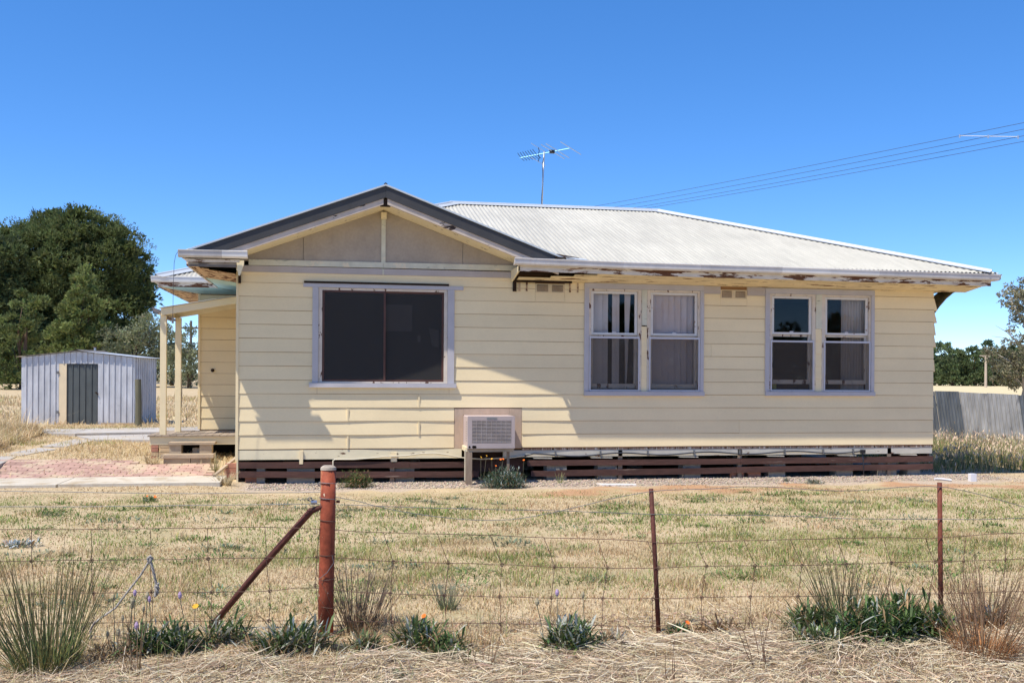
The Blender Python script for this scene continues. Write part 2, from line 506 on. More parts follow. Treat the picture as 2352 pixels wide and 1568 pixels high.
# ---------------------------------------------------------------- ground
def ground_material():
    m = bpy.data.materials.new('earth')
    m.use_nodes = True
    n, l = m.node_tree.nodes, m.node_tree.links
    b = n['Principled BSDF']
    b.inputs['Roughness'].default_value = 0.95
    b.inputs['Specular IOR Level'].default_value = 0.08
    geo = n.new('ShaderNodeNewGeometry')
    sep = n.new('ShaderNodeSeparateXYZ')
    l.new(geo.outputs['Position'], sep.inputs[0])

    def noise(scale, detail=5.0):
        t = n.new('ShaderNodeTexNoise')
        t.inputs['Scale'].default_value = scale
        t.inputs['Detail'].default_value = detail
        l.new(geo.outputs['Position'], t.inputs['Vector'])
        return t.outputs['Fac']

    def rngmap(x, a, b_, c=0.0, d=1.0):
        r = n.new('ShaderNodeMapRange')
        r.interpolation_type = 'SMOOTHSTEP'
        for k, v in zip(('From Min', 'From Max', 'To Min', 'To Max'), (a, b_, c, d)):
            r.inputs[k].default_value = v
        l.new(x, r.inputs['Value'])
        return r.outputs['Result']

    def math_(op, a, b_):
        r = n.new('ShaderNodeMath')
        r.operation = op
        for i, v in enumerate((a, b_)):
            if isinstance(v, (int, float)):
                r.inputs[i].default_value = v
            else:
                l.new(v, r.inputs[i])
        return r.outputs[0]

    def mix(f, a, b_):
        r = n.new('ShaderNodeMix')
        r.data_type = 'RGBA'
        l.new(f, r.inputs['Factor'])
        for k, v in (('A', a), ('B', b_)):
            if isinstance(v, tuple):
                r.inputs[k].default_value = (*v, 1)
            else:
                l.new(v, r.inputs[k])
        return r.outputs['Result']

    X, Y = sep.outputs['X'], sep.outputs['Y']
    wob = math_('MULTIPLY', math_('SUBTRACT', noise(1.1), 0.5), 2.4)
    Yw, Xw = math_('ADD', Y, wob), math_('ADD', X, wob)
    straw = mix(rngmap(noise(3.5), 0.35, 0.7), (0.50, 0.39, 0.245), (0.40, 0.30, 0.185))
    straw = mix(rngmap(noise(34), 0.4, 0.75), straw, (0.58, 0.47, 0.30))
    lawn = mix(rngmap(noise(1.1), 0.45, 0.62), straw, (0.40, 0.33, 0.19))
    inlawn = math_('MULTIPLY', rngmap(Yw, -9.4, -8.6), rngmap(Yw, -0.9, -1.5))
    base = mix(inlawn, straw, lawn)
    base = mix(math_('MULTIPLY', rngmap(Y, 18, 40), rngmap(X, -6, 4)), base, (0.62, 0.51, 0.31))
    red = math_('MULTIPLY', math_('MULTIPLY', rngmap(Yw, -2.5, -1.9), rngmap(Yw, -0.7, -1.2)), math_('MULTIPLY', rngmap(noise(0.8), 0.42, 0.56), rngmap(X, 3.4, 4.6)))
    base = mix(math_('MULTIPLY', red, 0.85), base, (0.42, 0.235, 0.135))
    grav = math_('MULTIPLY', rngmap(Yw, -1.25, -0.95), math_('MULTIPLY', rngmap(X, -0.1, 0.25), math_('MULTIPLY', rngmap(Xw, 13.2, 12.4), rngmap(Y, 9, 8))))
    gcol = mix(rngmap(noise(55, 2.0), 0.35, 0.65), (0.36, 0.28, 0.21), (0.54, 0.45, 0.36))
    base = mix(grav, base, gcol)
    l.new(base, b.inputs['Base Color'])
    bp = n.new('ShaderNodeBump')
    bp.inputs['Strength'].default_value = 0.7
    bp.inputs['Distance'].default_value = 0.02
    l.new(noise(28, 6.0), bp.inputs['Height'])
    l.new(bp.outputs['Normal'], b.inputs['Normal'])
    MATS['earth'] = m


ground_material()


def axis(a, b, step, lo, hi, g=1.22):
    c = list(np.arange(a, b + 1e-6, step))
    s, x = step, c[-1]
    while x < hi:
        s *= g
        x += s
        c.append(x)
    s, x = step, c[0]
    left = []
    while x > lo:
        s *= g
        x -= s
        left.append(x)
    return np.array(left[::-1] + c)


gx = axis(-6.0, 13.0, 0.13, -1400, 1400)
gy = axis(-12.0, 3.0, 0.13, -1400, 1400, 1.16)
GX, GY = np.meshgrid(gx, gy)
GZ = gz(GX, GY)
nx, ny = len(gx), len(gy)
V = np.stack([GX.ravel(), GY.ravel(), GZ.ravel()], 1)
ii, jj = np.meshgrid(np.arange(nx - 1), np.arange(ny - 1))
a0 = (jj * nx + ii).ravel()
T = np.concatenate([np.stack([a0, a0 + 1, a0 + nx + 1], 1), np.stack([a0, a0 + nx + 1, a0 + nx], 1)])
gobj = fast('ground', V, T, np.full((len(V), 3), 0.4), 'earth', kind='structure')
gobj.data.polygons.foreach_set('use_smooth', [True] * len(gobj.data.polygons))

# concrete path along the front, cast in bays
cp = tag(bpy.data.objects.new('concrete_path', None), 'pale concrete garden path leading to the corner of the house', None, None, 'structure')
scene.collection.objects.link(cp)
xs = [-13.0, -10.9, -8.8, -6.7, -4.55, -2.38, -0.16]
for i in range(len(xs) - 1):
    q = 0.012 if i % 2 else 0.0
    y1 = 0.30 if i < len(xs) - 2 else 0.28
    MB().prism_z([(xs[i] + 0.012, -0.70 + q), (xs[i + 1] - 0.012, -0.72 + q), (xs[i + 1] - 0.012, y1), (xs[i] + 0.012, y1)], -0.09, 0.035 + 0.004 * (i % 3)).build('paving_slab', 'concrete', cp)

# red brick paving, laid in running bond
bp_ = bpy.data.objects.new('brick_paving', None)
scene.collection.objects.link(bp_)
tag(bp_, 'red brick paving between the steps and the concrete path', None, None, 'structure')
base = MB()
PX0, PX1, PY0 = -5.2, -0.42, 0.33
ncol, nrow = 20, 15
pw, pl = 0.239, 0.125
pav = []
for r in range(nrow):
    off = pw / 2 if r % 2 else 0
    y0 = PY0 + r * pl
    for c in range(ncol):
        x0 = PX0 + c * pw + off
        if x0 + pw > PX1 + 0.02:
            continue
        if y0 > 1.5 and x0 > -1.9 or (y0 > 1.95 and x0 > -2.4) or (y0 > 1.7 and x0 < -4.4):
            continue
        pav.append((x0, y0))
pmesh = {}
for k, (x0, y0) in enumerate(pav):
    b = MB()
    g = 0.004
    x1, y1 = x0 + pw - g, y0 + pl - g
    c = 0.006
    zc = float(gz((x0 + x1) / 2, (y0 + y1) / 2)) + random.uniform(-0.003, 0.005)
    zs = [float(gz(x, y)) for x, y in ((x0, y0), (x1, y0), (x1, y1), (x0, y1))]
    dz = random.uniform(0.018, 0.027)
    top = [(x0 + g + c, y0 + g + c, zs[0] + dz), (x1 - c, y0 + g + c, zs[1] + dz), (x1 - c, y1 - c, zs[2] + dz), (x0 + g + c, y1 - c, zs[3] + dz)]
    mid = [(x0 + g, y0 + g, zs[0] + dz - c), (x1, y0 + g, zs[1] + dz - c), (x1, y1, zs[2] + dz - c), (x0 + g, y1, zs[3] + dz - c)]
    bot = [(p[0], p[1], z - 0.04) for p, z in zip(mid, zs)]
    b.add(top + mid + bot, [(0, 1, 2, 3)] + [(i + 4, (i + 1) % 4 + 4, (i + 1) % 4, i) for i in range(4)] + [(i + 8, (i + 1) % 4 + 8, (i + 1) % 4 + 4, i + 4) for i in range(4)])
    b.build('paver', 'paver', bp_)

# old grey concrete yard in front of the shed and stepping slabs
ys = bpy.data.objects.new('yard_slab', None)
scene.collection.objects.link(ys)
tag(ys, 'weathered grey concrete apron in front of the tin shed', None, None, 'structure')
quads = [[(-5.9, 10.3), (-4.45, 10.45), (-4.3, 8.2), (-5.0, 8.6)], [(-4.43, 10.45), (-2.9, 10.75), (-2.5, 8.7), (-4.28, 8.2)], [(-4.26, 8.17), (-2.48, 8.67), (-2.0, 6.5), (-3.5, 6.65)], [(-2.88, 10.75), (-1.2, 11.0), (-1.2, 8.9), (-2.47, 8.7)], [(-2.45, 8.65), (-1.2, 8.85), (-1.2, 6.4), (-1.97, 6.5)]]
for q in quads:
    zz = max(float(gz(x, y)) for x, y in q)
    MB().prism_z(q, zz - 0.1, zz + 0.02).build('paving_slab', 'concrete_grey', ys)
sp = bpy.data.objects.new('stepping_path', None)
scene.collection.objects.link(sp)
tag(sp, 'path of cracked grey concrete slabs across the dry grass', None, None, 'structure')
for q in [[(-4.30, 1.2), (-3.72, 1.0), (-3.98, 2.95), (-4.40, 3.15)], [(-4.36, 3.5), (-3.96, 3.15), (-3.76, 4.6), (-4.2, 5.05)], [(-4.2, 5.3), (-3.72, 5.15), (-3.62, 7.0), (-4.15, 7.5)], [(-4.35, -0.0 + 0.35), (-3.75, 0.33), (-3.72, 0.9), (-4.3, 1.1)]][:3]:
    zz = max(float(gz(x, y)) for x, y in q)
    MB().prism_z(q, zz - 0.1, zz + 0.012).build('paving_slab', 'concrete_grey', sp)

# ---------------------------------------------------------------- the house
H = thing('house', (5.8, 3.7, -0.06), 'cream weatherboard house on low stumps with pale corrugated roof', 'house')
WX = 11.67
COURSE = 0.2118
Z0 = 0.462
PITCH = 0.362
OPEN = [(1.19, 3.235, 1.44, 2.955), (5.47, 7.415, 1.33, 3.10), (8.60, 10.49, 1.33, 3.085), (3.318, 4.408, 0.40, 1.09), (4.613, 5.10, 2.945, 3.2), (7.754, 8.224, 2.915, 3.2)]


def boards(x0, x1, z0, n, ztop, opens, place, warp=0.0, joints=None, name='weatherboard'):
    """lapped boards of one wall; place(s, out, z) turns wall coordinates into world points"""
    for k in range(n):
        a, b = z0 + k * COURSE, min(z0 + (k + 1) * COURSE, ztop)
        if b - a < 0.03:
            continue
        cuts = sorted({x0, x1, *[c for o in opens for c in o[:2] if x0 < c < x1], *[c for c in (joints or {}).get(k, []) if x0 < c < x1]})
        segs = []
        for s0, s1 in zip(cuts[:-1], cuts[1:]):
            zz = [a, b]
            mid = (s0 + s1) / 2
            for o in opens:
                if o[0] <= mid <= o[1]:
                    lo, hi = o[2], o[3]
                    if lo <= zz[0] + 0.01 and hi >= zz[1] - 0.01:
                        zz = None
                        break
                    if lo <= zz[0] < hi:
                        zz[0] = hi
                    elif lo < zz[1] <= hi:
                        zz[1] = lo
            if zz is None or zz[1] - zz[0] < 0.012:
                continue
            isj = s0 in (joints or {}).get(k, [])
            if segs and abs(segs[-1][1] - s0) < 1e-6 and segs[-1][2] == zz and not isj:
                segs[-1][1] = s1
            else:
                segs.append([s0, s1, zz])
        for s0, s1, (za, zb) in segs:
            m = MB()
            L = s1 - s0
            ns = max(1, int(L / 0.22))
            ph = random.uniform(0, 6)
            g = 0.0015
            st = []
            for i in range(ns + 1):
                s = s0 + g + (L - 2 * g) * i / ns
                w = warp(s, k) if callable(warp) else warp * math.sin(ph + s * 1.9)
                yb, yt = 0.0165 + w, 0.0065
                sag = 0.0015 * math.sin(ph + 2.3 * s)
                p = [place(s, yb, za + 0.0055 + sag), place(s, yt, zb), place(s, 0.0, zb), place(s, 0.0, za + 0.0055 + sag)]
                st += p
            fs = []
            for i in range(ns):
                for j in range(4):
                    fs.append((i * 4 + j, i * 4 + (j + 1) % 4, i * 4 + 4 + (j + 1) % 4, i * 4 + 4 + j))
            fs += [(3, 2, 1, 0), tuple(ns * 4 + j for j in range(4))]
            m.add(st, [tuple(reversed(f)) for f in fs])
            m.build(name, 'cream', H)


def front_warp(s, k):
    if k <= 4 and 1.0 < s < 5.4:
        return 0.006 * math.sin(s * 3.1 + k * 1.7) * (1 - k / 7) + 0.003
    return 0.0012 * math.sin(s * 2.1 + k)


fj = {0: [1.66], 1: [2.76], 2: [1.66], 3: [2.76], 11: [1.5, 2.86]}
for k in range(13):
    fj.setdefault(k, []).append([7.95, 8.1, 11.0, 7.6][k % 4] if k in (1, 7) else 50)
boards(0.0, WX, Z0, 13, 3.118, OPEN, lambda s, o, z: (s, -o, z), front_warp, fj)
MB().box(0.0, 4.28, -0.012, -0.001, 3.119, 3.165).build('weatherboard', 'cream', H)
# joiner strips over the butt joints
for x, k in ((1.66, 0), (2.76, 1), (1.66, 2), (2.76, 3)):
    MB().box(x - 0.012, x + 0.012, -0.026, -0.009, Z0 + k * COURSE + 0.004, Z0 + (k + 1) * COURSE - 0.012).build('joint_strip', 'cream', H)
# side and rear-wing walls
boards(0.02, 7.46, Z0, 13, 3.118, [], lambda s, o, z: (WX + o, s, z), 0.002)
boards(0.02, 3.82, Z0, 13, 3.118, [], lambda s, o, z: (-o, s, z), 0.001)
boards(-1.05, -0.018, 0.56, 13, 3.118, [], lambda s, o, z: (s, 3.84 - o, z), 0.001)
boards(3.86, 8.2, 0.56, 13, 3.118, [], lambda s, o, z: (-1.05 - o, s, z), 0.001)
# loose board ends at the far corner
for k, dx in ((11, 0.055), (10, 0.05), (9, 0.03), (8, 0.035), (6, 0.012)):
    z = Z0 + k * COURSE
    MB().hexa([(WX + 0.004, 0.0, z + 0.002), (WX + 0.022 + dx, 0.0, z - 0.012), (WX + 0.022 + dx, 0.5, z - 0.004), (WX + 0.004, 0.5, z + 0.002),
               (WX + 0.004, 0.0, z + COURSE - 0.01), (WX + 0.016, 0.0, z + COURSE - 0.015), (WX + 0.016, 0.5, z + COURSE - 0.01), (WX + 0.004, 0.5, z + COURSE - 0.01)]).build('loose_board', 'cream', H)
# corner stops
MB().box(-0.022, 0.018, -0.026, -0.001, 0.30, 3.165).build('corner_stop', 'cream', H)
MB().box(-1.072, -1.03, 3.81, 3.839, 0.57, 3.118).build('corner_stop', 'cream', H)
# frame wall behind the boards with the openings left free
cuts = sorted({0.0, WX, *[c for o in OPEN[:3] for c in o[:2]]})
fw = MB()
for s0, s1 in zip(cuts[:-1], cuts[1:]):
    o = [q for q in OPEN[:3] if q[0] <= (s0 + s1) / 2 <= q[1]]
    if o:
        fw.box(s0, s1, 0.004, 0.10, 0.44, o[0][2]).box(s0, s1, 0.004, 0.10, o[0][3], 3.25)
    else:
        fw.box(s0, s1, 0.004, 0.10, 0.44, 3.25)
fw.box(0.004, 0.10, 0.102, 7.44, 0.44, 3.25).box(WX - 0.1, WX - 0.004, 0.102, 7.44, 0.44, 3.25).box(0.102, WX - 0.102, 7.34, 7.44, 0.44, 3.25)
fw.box(-1.04, -0.003, 3.845, 3.94, 0.40, 3.25).box(-1.04, -0.95, 3.942, 8.2, 0.4, 3.25)
fw.build('wall_frame', 'sarking', H)
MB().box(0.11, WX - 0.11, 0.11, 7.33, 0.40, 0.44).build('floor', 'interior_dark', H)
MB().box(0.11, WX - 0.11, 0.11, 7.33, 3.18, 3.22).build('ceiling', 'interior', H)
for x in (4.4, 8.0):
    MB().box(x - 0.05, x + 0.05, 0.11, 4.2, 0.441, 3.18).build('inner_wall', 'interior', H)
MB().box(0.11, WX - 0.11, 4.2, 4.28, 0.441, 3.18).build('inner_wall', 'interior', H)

# ---- windows
def trim(m, x0, x1, z0, z1, y0=-0.034, y1=0.002):
    m.bbox(x0, x1, y0, y1, z0, z1, 0.004)


W1 = MB()
trim(W1, 0.975, 3.452, 2.952, 3.012)
trim(W1, 1.115, 1.205, 1.482, 2.950)
trim(W1, 3.205, 3.310, 1.482, 2.950)
w1 = W1.build('window', 'lavender', H, label='wide dark sliding window with flyscreens')
MB().bbox(1.07, 3.345, -0.065, 0.002, 1.412, 1.480, 0.006).build('sill', 'lavender', w1)
MB().box(0.985, 3.22, -0.05, -0.004, 3.016, 3.045).build('head_flashing', 'dark_timber', w1)
fr = MB()
fr.box(1.207, 1.262, -0.012, 0.08, 1.482, 2.950).box(3.150, 3.203, -0.012, 0.08, 1.482, 2.950).box(1.263, 3.149, -0.012, 0.08, 2.915, 2.950).box(1.263, 3.149, -0.012, 0.08, 1.482, 1.505)
fr.build('frame', 'sash_peel', w1)
for x0, x1, y in ((1.265, 2.235, -0.006), (2.205, 3.147, 0.022)):
    s = MB()
    s.box(x0, x0 + 0.03, y, y + 0.022, 1.507, 2.913).box(x1 - 0.03, x1, y, y + 0.022, 1.507, 2.913).box(x0 + 0.031, x1 - 0.031, y, y + 0.022, 1.507, 1.537).box(x0 + 0.031, x1 - 0.031, y, y + 0.022, 2.885, 2.913)
    sa = s.build('sash', 'frame_brown', w1)
    MB().box(x0 + 0.031, x1 - 0.031, y + 0.004, y + 0.006, 1.538, 2.884).build('flyscreen', 'flyscreen_dense', sa)
    MB().box(x0 + 0.031, x1 - 0.031, y + 0.030, y + 0.034, 1.538, 2.884).build('pane', 'glass', sa)
MB().box(2.24, 2.66, 0.16, 0.165, 2.30, 2.72).build('wall_poster', 'blind_pink', w1)
MB().hexa([(2.98, 0.2, 2.08), (3.09, 0.2, 2.05), (3.09, 0.205, 2.05), (2.98, 0.205, 2.08), (2.93, 0.2, 2.36), (3.09, 0.2, 2.33), (3.09, 0.205, 2.33), (2.93, 0.205, 2.36)]).build('paper_sheet', 'white_sheet', w1)
MB().box(2.75, 2.80, 0.2, 0.205, 2.14, 2.24).build('paper_sheet', 'white_sheet', w1)


def hung_pair(x0, x1, zb, zt, units, rail, name_label, lift):
    """pair of double-hung windows sharing one painted surround"""
    W = MB()
    trim(W, x0, x1, zt - 0.088, zt)
    trim(W, x0, x0 + 0.075, zb + 0.072, zt - 0.090)
    trim(W, x1 - 0.06, x1, zb + 0.072, zt - 0.090)
    w = W.build('window', 'lavender', H, label=name_label)
    MB().bbox(x0 + 0.0, x1 + 0.01, -0.055, 0.002, zb, zb + 0.070, 0.005).build('sill', 'lavender', w)
    zi, zj = zb + 0.072, zt - 0.090
    (a0, a1), (b0, b1) = units
    # strip of siding between the two units
    mid0, mid1 = a1 + 0.035, b0 - 0.035
    zc = zj - 0.58
    MB().box(mid0 + 0.002, mid1 - 0.002, -0.020, 0.002, zc, zj).build('mullion_panel', 'mint_trim', w)
    z = zi
    while z < zc - 0.03:
        z1 = min(z + COURSE, zc - 0.002)
        MB().hexa([(mid0, -0.017, z), (mid1, -0.017, z), (mid1, 0.002, z), (mid0, 0.002, z), (mid0, -0.008, z1), (mid1, -0.008, z1), (mid1, 0.002, z1), (mid0, 0.002, z1)]).build('mullion_board', 'cream', w)
        z = z1 + 0.001
    for u0, u1 in units:
        f = MB()
        f.box(u0 - 0.033, u0 + 0.028, -0.014, 0.09, zi, zj).box(u1 - 0.028, u1 + 0.033, -0.014, 0.09, zi, zj)
        f.box(u0 + 0.029, u1 - 0.029, -0.014, 0.09, zj - 0.035, zj).box(u0 + 0.029, u1 - 0.029, -0.014, 0.09, zi, zi + 0.02)
        fo = f.build('frame', 'sash_peel', w)
        q0, q1 = u0 + 0.031, u1 - 0.031
        # upper sash
        s = MB()
        zl = rail + lift
        s.box(q0, q0 + 0.045, 0.012, 0.045, zl, zj - 0.037).box(q1 - 0.045, q1, 0.012, 0.045, zl, zj - 0.037)
        s.box(q0 + 0.046, q1 - 0.046, 0.012, 0.045, zj - 0.075, zj - 0.037).box(q0 + 0.046, q1 - 0.046, 0.010, 0.046, zl, zl + 0.035)
        so = s.build('sash', 'sash_white', w)
        MB().box(q0 + 0.046, q1 - 0.046, 0.026, 0.030, zl + 0.036, zj - 0.076).build('pane', 'glass', so)
        MB().box((q0 + q1) / 2 - 0.03, (q0 + q1) / 2 + 0.03, 0.004, 0.03, zl + 0.036, zl + 0.055).build('latch', 'alu', so)
        # lower sash, pushed up a little where the upper one is dropped
        s = MB()
        lo = zi + 0.022 + lift * 1.0
        hi = rail + lift - 0.002 if lift < 0.05 else rail + lift * 0.98
        s.box(q0, q0 + 0.045, 0.048, 0.078, lo, hi).box(q1 - 0.045, q1, 0.048, 0.078, lo, hi)
        s.box(q0 + 0.046, q1 - 0.046, 0.048, 0.078, lo, lo + 0.07).box(q0 + 0.046, q1 - 0.046, 0.048, 0.078, hi - 0.035, hi)
        so = s.build('sash', 'sash_peel', w)
        MB().box(q0 + 0.046, q1 - 0.046, 0.060, 0.064, lo + 0.071, hi - 0.036).build('pane', 'glass', so)
        # aluminium flyscreen over the lower half
        s = MB()
        k = 0.022
        e0, e1 = u0 + 0.002, u1 - 0.002
        s.box(e0, e0 + k, -0.030, -0.0145, zi + 0.004, rail).box(e1 - k, e1, -0.030, -0.0145, zi + 0.004, rail)
        s.box(e0 + k, e1 - k, -0.030, -0.0145, zi + 0.004, zi + 0.004 + k).box(e0 + k, e1 - k, -0.030, -0.0145, rail - k * 1.3, rail)
        so = s.build('screen_frame', 'alu', w)
        MB().box(e0 + k, e1 - k, -0.023, -0.021, zi + 0.005 + k, rail - k * 1.3).build('flyscreen', 'flyscreen', so)
    return w


def vblind(w, x0, x1, z0, z1, n, mat, skip=(), lean=None, y=0.125):
    dx = (x1 - x0) / n
    for i in range(n):
        if i in skip:
            continue
        xa = x0 + i * dx
        t = random.uniform(0.012, 0.03)
        le = (lean or {}).get(i, 0.0)
        wdt = dx * 1.03
        wb = wdt * (0.12 if le else 1.0)
        MB().hexa([(xa + le, y + t, z0), (xa + le + wb, y - t, z0), (xa + le + wb, y - t + 0.002, z0), (xa + le, y + t + 0.002, z0),
                   (xa, y + t, z1), (xa + wdt, y - t, z1), (xa + wdt, y - t + 0.002, z1), (xa, y + t + 0.002, z1)]).build('blind_slat', mat, w)


w2 = hung_pair(5.426, 7.462, 1.294, 3.118, ((5.51, 6.36), (6.52, 7.395)), 2.255, 'double-hung window pair with drawn vertical blinds', 0.03)
vblind(w2, 5.56, 6.34, 1.40, 3.05, 8, 'blind', skip=(3, 5, 7), lean={6: 0.02})
MB().box(5.93, 5.99, 0.115, 0.117, 1.42, 3.05).build('blind_slat', 'blind', w2)
vblind(w2, 6.56, 7.42, 1.40, 3.05, 8, 'blind_pink', y=0.125)
w3 = hung_pair(8.549, 10.540, 1.301, 3.103, ((8.645, 9.43), (9.61, 10.47)), 2.23, 'double-hung window pair with one side curtain', 0.105)
cu = MB()
k = 40
pts0 = [(10.02 + 0.42 * i / k, 0.15 + 0.03 * math.sin(i * 1.25), 1.0) for i in range(k + 1)]
cu.add(pts0 + [(x, y, 3.06) for x, y, _ in pts0], [(i, i + 1, k + 2 + i, k + 1 + i) for i in range(k)])
cu.build('curtain', 'curtain', w3, smooth=True)
MB().box(8.62, 10.46, 0.101, 0.30, 1.385, 1.41).build('inner_sill', 'sash_white', w3)
MB().box(5.50, 7.40, 0.101, 0.14, 1.385, 1.41).build('inner_sill', 'sash_white', w2)
tin = MB().tube([(8.79, 0.17, 1.411), (8.79, 0.17, 1.52)], 0.05, 12).build('paint_tin', 'window_tin', None)
tag(tin, 'small yellow tin standing on the sill inside the double-hung window', 'tin')

# ---- wall vents under the eave
for x0, x1, z0, z1 in ((4.613, 5.100, 2.945, 3.09), (7.754, 8.224, 2.915, 3.06)):
    v = MB().box(x0, x1, -0.012, 0.003, z0, z1).build('wall_vent', 'vent_tan', H)
    for q0, q1 in ((x0 + 0.03, (x0 + x1) / 2 - 0.035), ((x0 + x1) / 2 + 0.035, x1 - 0.03)):
        MB().box(q0, q1, -0.014, -0.012, z0 + 0.02, z1 - 0.02).build('louvre_back', 'dark_timber', v)
        for i in range(6):
            zz = z0 + 0.024 + i * (z1 - z0 - 0.05) / 6
            MB().hexa([(q0, -0.026, zz), (q1, -0.026, zz), (q1, -0.0145, zz + 0.008), (q0, -0.0145, zz + 0.008), (q0, -0.026, zz + 0.006), (q1, -0.026, zz + 0.006), (q1, -0.0145, zz + 0.014), (q0, -0.0145, zz + 0.014)]).build('louvre', 'vent_slat', v)
# bare packing strips beside the first vent, painted frieze beside the second
for x in (4.34, 4.46, 5.17, 5.30):
    MB().box(x, x + 0.03, -0.02, -0.0175, 2.96, 3.112).build('packer', 'soffit_worn', H)
MB().box(7.465, 7.752, -0.024, -0.018, 2.985, 3.112).build('frieze', 'frieze_grey', H)
MB().box(8.226, 8.547, -0.024, -0.018, 2.97, 3.112).build('frieze', 'frieze_grey', H)

# ---- gable front
AX, AZ, GP = 2.19, 4.436, 0.372
YG = -0.60


def gline(x, off):
    return AZ - GP * abs(x - AX) - off


def rake(mname, xa, xb, o0, o1, y0, y1, name):
    MB().prism_y([(xa, gline(xa, o1)), (xb, gline(xb, o1)), (xb, gline(xb, o0)), (xa, gline(xa, o0))], y0, y1).build(name, mname, H)


rake('charcoal', -0.52, AX - 0.001, 0.0, 0.172, -0.625, -0.585, 'barge_board')
rake('charcoal', AX + 0.001, 4.80, 0.0, 0.172, -0.625, -0.585, 'barge_board')
rake('barge_weathered', -0.20, AX - 0.03, 0.174, 0.262, -0.607, -0.560, 'barge_board')
rake('barge_weathered', AX + 0.03, 4.86, 0.174, 0.262, -0.607, -0.560, 'barge_board')
rake('edge_flash', -0.62, AX, -0.028, -0.002, -0.645, -0.50, 'roof_edge')
rake('edge_flash', AX, 4.95, -0.028, -0.002, -0.645, -0.50, 'roof_edge')
MB().box(AX - 0.075, AX + 0.075, -0.59, -0.545, 4.135, 4.245).build('ridge_end', 'dark_timber', H)
# rake soffits
for xa, xb in ((0.02, AX), (AX, 4.36)):
    MB().hexa([(xa, -0.56, gline(xa, 0.262)), (xb, -0.56, gline(xb, 0.262)), (xb, 0.0, gline(xb, 0.262)), (xa, 0.0, gline(xa, 0.262)),
               (xa, -0.56, gline(xa, 0.245)), (xb, -0.56, gline(xb, 0.245)), (xb, 0.0, gline(xb, 0.245)), (xa, 0.0, gline(xa, 0.245))]).build('rake_soffit', 'cream_trim', H)
gx_ = [0.0, 0.97, AX - 0.004, 3.44, 4.32]
for xa, xb in zip(gx_[:-1], gx_[1:]):
    ga, gb = gline(xa, 0.264), gline(xb, 0.264)
    MB().prism_y([(xa + 0.003, 3.33), (xb - 0.003, 3.33), (xb - 0.003, max(3.335, gb)), (xa + 0.003, max(3.335, ga))], -0.012, 0.004).build('gable_panel', 'gable_sheet', H)
MB().box(AX - 0.03, AX + 0.035, -0.030, -0.013, 3.345, 4.135).build('gable_batten', 'mint_trim', H)
MB().box(AX - 0.04, AX + 0.045, -0.10, -0.031, 4.03, 4.13).build('batten_block', 'cream_trim', H)
MB().box(AX - 0.012, AX + 0.014, -0.034, -0.026, 3.165, 3.27).build('gable_batten', 'mint_trim', H)
for xa, xb in ((0.16, AX - 0.002), (AX + 0.002, 4.30)):
    MB().hexa([(xa, -0.042, 3.266 + 0.0035 * xa), (xb, -0.042, 3.266 + 0.0035 * xb), (xb, -0.013, 3.266 + 0.0035 * xb), (xa, -0.013, 3.266 + 0.0035 * xa),
               (xa, -0.036, 3.352 + 0.0035 * xa), (xb, -0.036, 3.352 + 0.0035 * xb), (xb, -0.013, 3.352 + 0.0035 * xb), (xa, -0.013, 3.352 + 0.0035 * xa)]).build('gable_trim', 'mint_trim', H)
MB().box(0.0, 4.30, -0.026, 0.003, 3.166, 3.262).build('frieze', 'frieze_grey', H)

# ---- roof: corrugated slopes
def slope(name, origin, u, vdir, rise, cols, lohi, lim=None, mat='roof_white', parent=H, per=0.076, amp=0.0095, spw=6, mids=0):
    """corrugated sheet: runs along vdir (rising), waves across u; lohi(s) gives the run interval at s"""
    o, u, v = Vector(origin), Vector(u), Vector(vdir)
    s0, s1 = cols
    n = max(2, int((s1 - s0) / per * spw))
    vs, fs = [], []
    for i in range(n + 1):
        s = s0 + (s1 - s0) * i / n
        lo, hi = lohi(s)
        if hi < lo:
            hi = lo
        w = amp * math.cos(2 * math.pi * s / per)
        for t in (lo, hi):
            vs.append(o + u * s + v * t + Vector((0, 0, rise * t + w)))
    for i in range(n):
        fs.append((2 * i, 2 * i + 2, 2 * i + 3, 2 * i + 1))
    m = MB()
    m.v = [tuple(p) for p in vs]
    m.f = fs
    return m.build(name, mat, parent, smooth=True)


ZE = 3.372
XL, XR, YF, YB = -0.75, 12.40, -0.73, 8.20
RY = 3.735
D = RY - YF                       # plan run from eave to ridge
# front slope (valley on its left, hip on its right)
VX0 = AX + (AZ - ZE) / GP         # where the valley meets the front eave
VY = YF + (AZ - ZE) / PITCH       # where the gable ridge meets the front slope
HXL = XL + D                      # left end of the main ridge
rf = slope('roof', (0, YF, ZE), (1, 0, 0), (0, 1, 0), PITCH, (AX + 0.02, XR),
           lambda s: (max(0.0, (VX0 - s) * GP / PITCH) if s < VX0 else 0.0,
                      min(D, XR - s) if s > HXL else min(D, (s - AX) + (VY - YF))))
slope('roof_slope', (XL, 0, ZE), (0, 1, 0), (1, 0, 0), PITCH, (YG - 0.03, YB), lambda s: (0.0, (AX - XL) if s < VY else min(D, (s - VY) + (AX - XL), YB - s)), parent=rf)
slope('roof_slope', (AX * 2 - XL, 0, ZE), (0, 1, 0), (-1, 0, 0), PITCH, (YG - 0.03, VY), lambda s: (max(0.0, min((s - YF), AX - XL)), AX - XL), parent=rf)
slope('roof_slope', (XR, 0, ZE), (0, 1, 0), (-1, 0, 0), PITCH, (YF, YB), lambda s: (0.0, min(s - YF, YB - s)), parent=rf, spw=4)
slope('roof_slope', (0, YB, ZE), (1, 0, 0), (0, -1, 0), PITCH, (XL, XR), lambda s: (0.0, min(D, s - XL, XR - s)), parent=rf, spw=4)


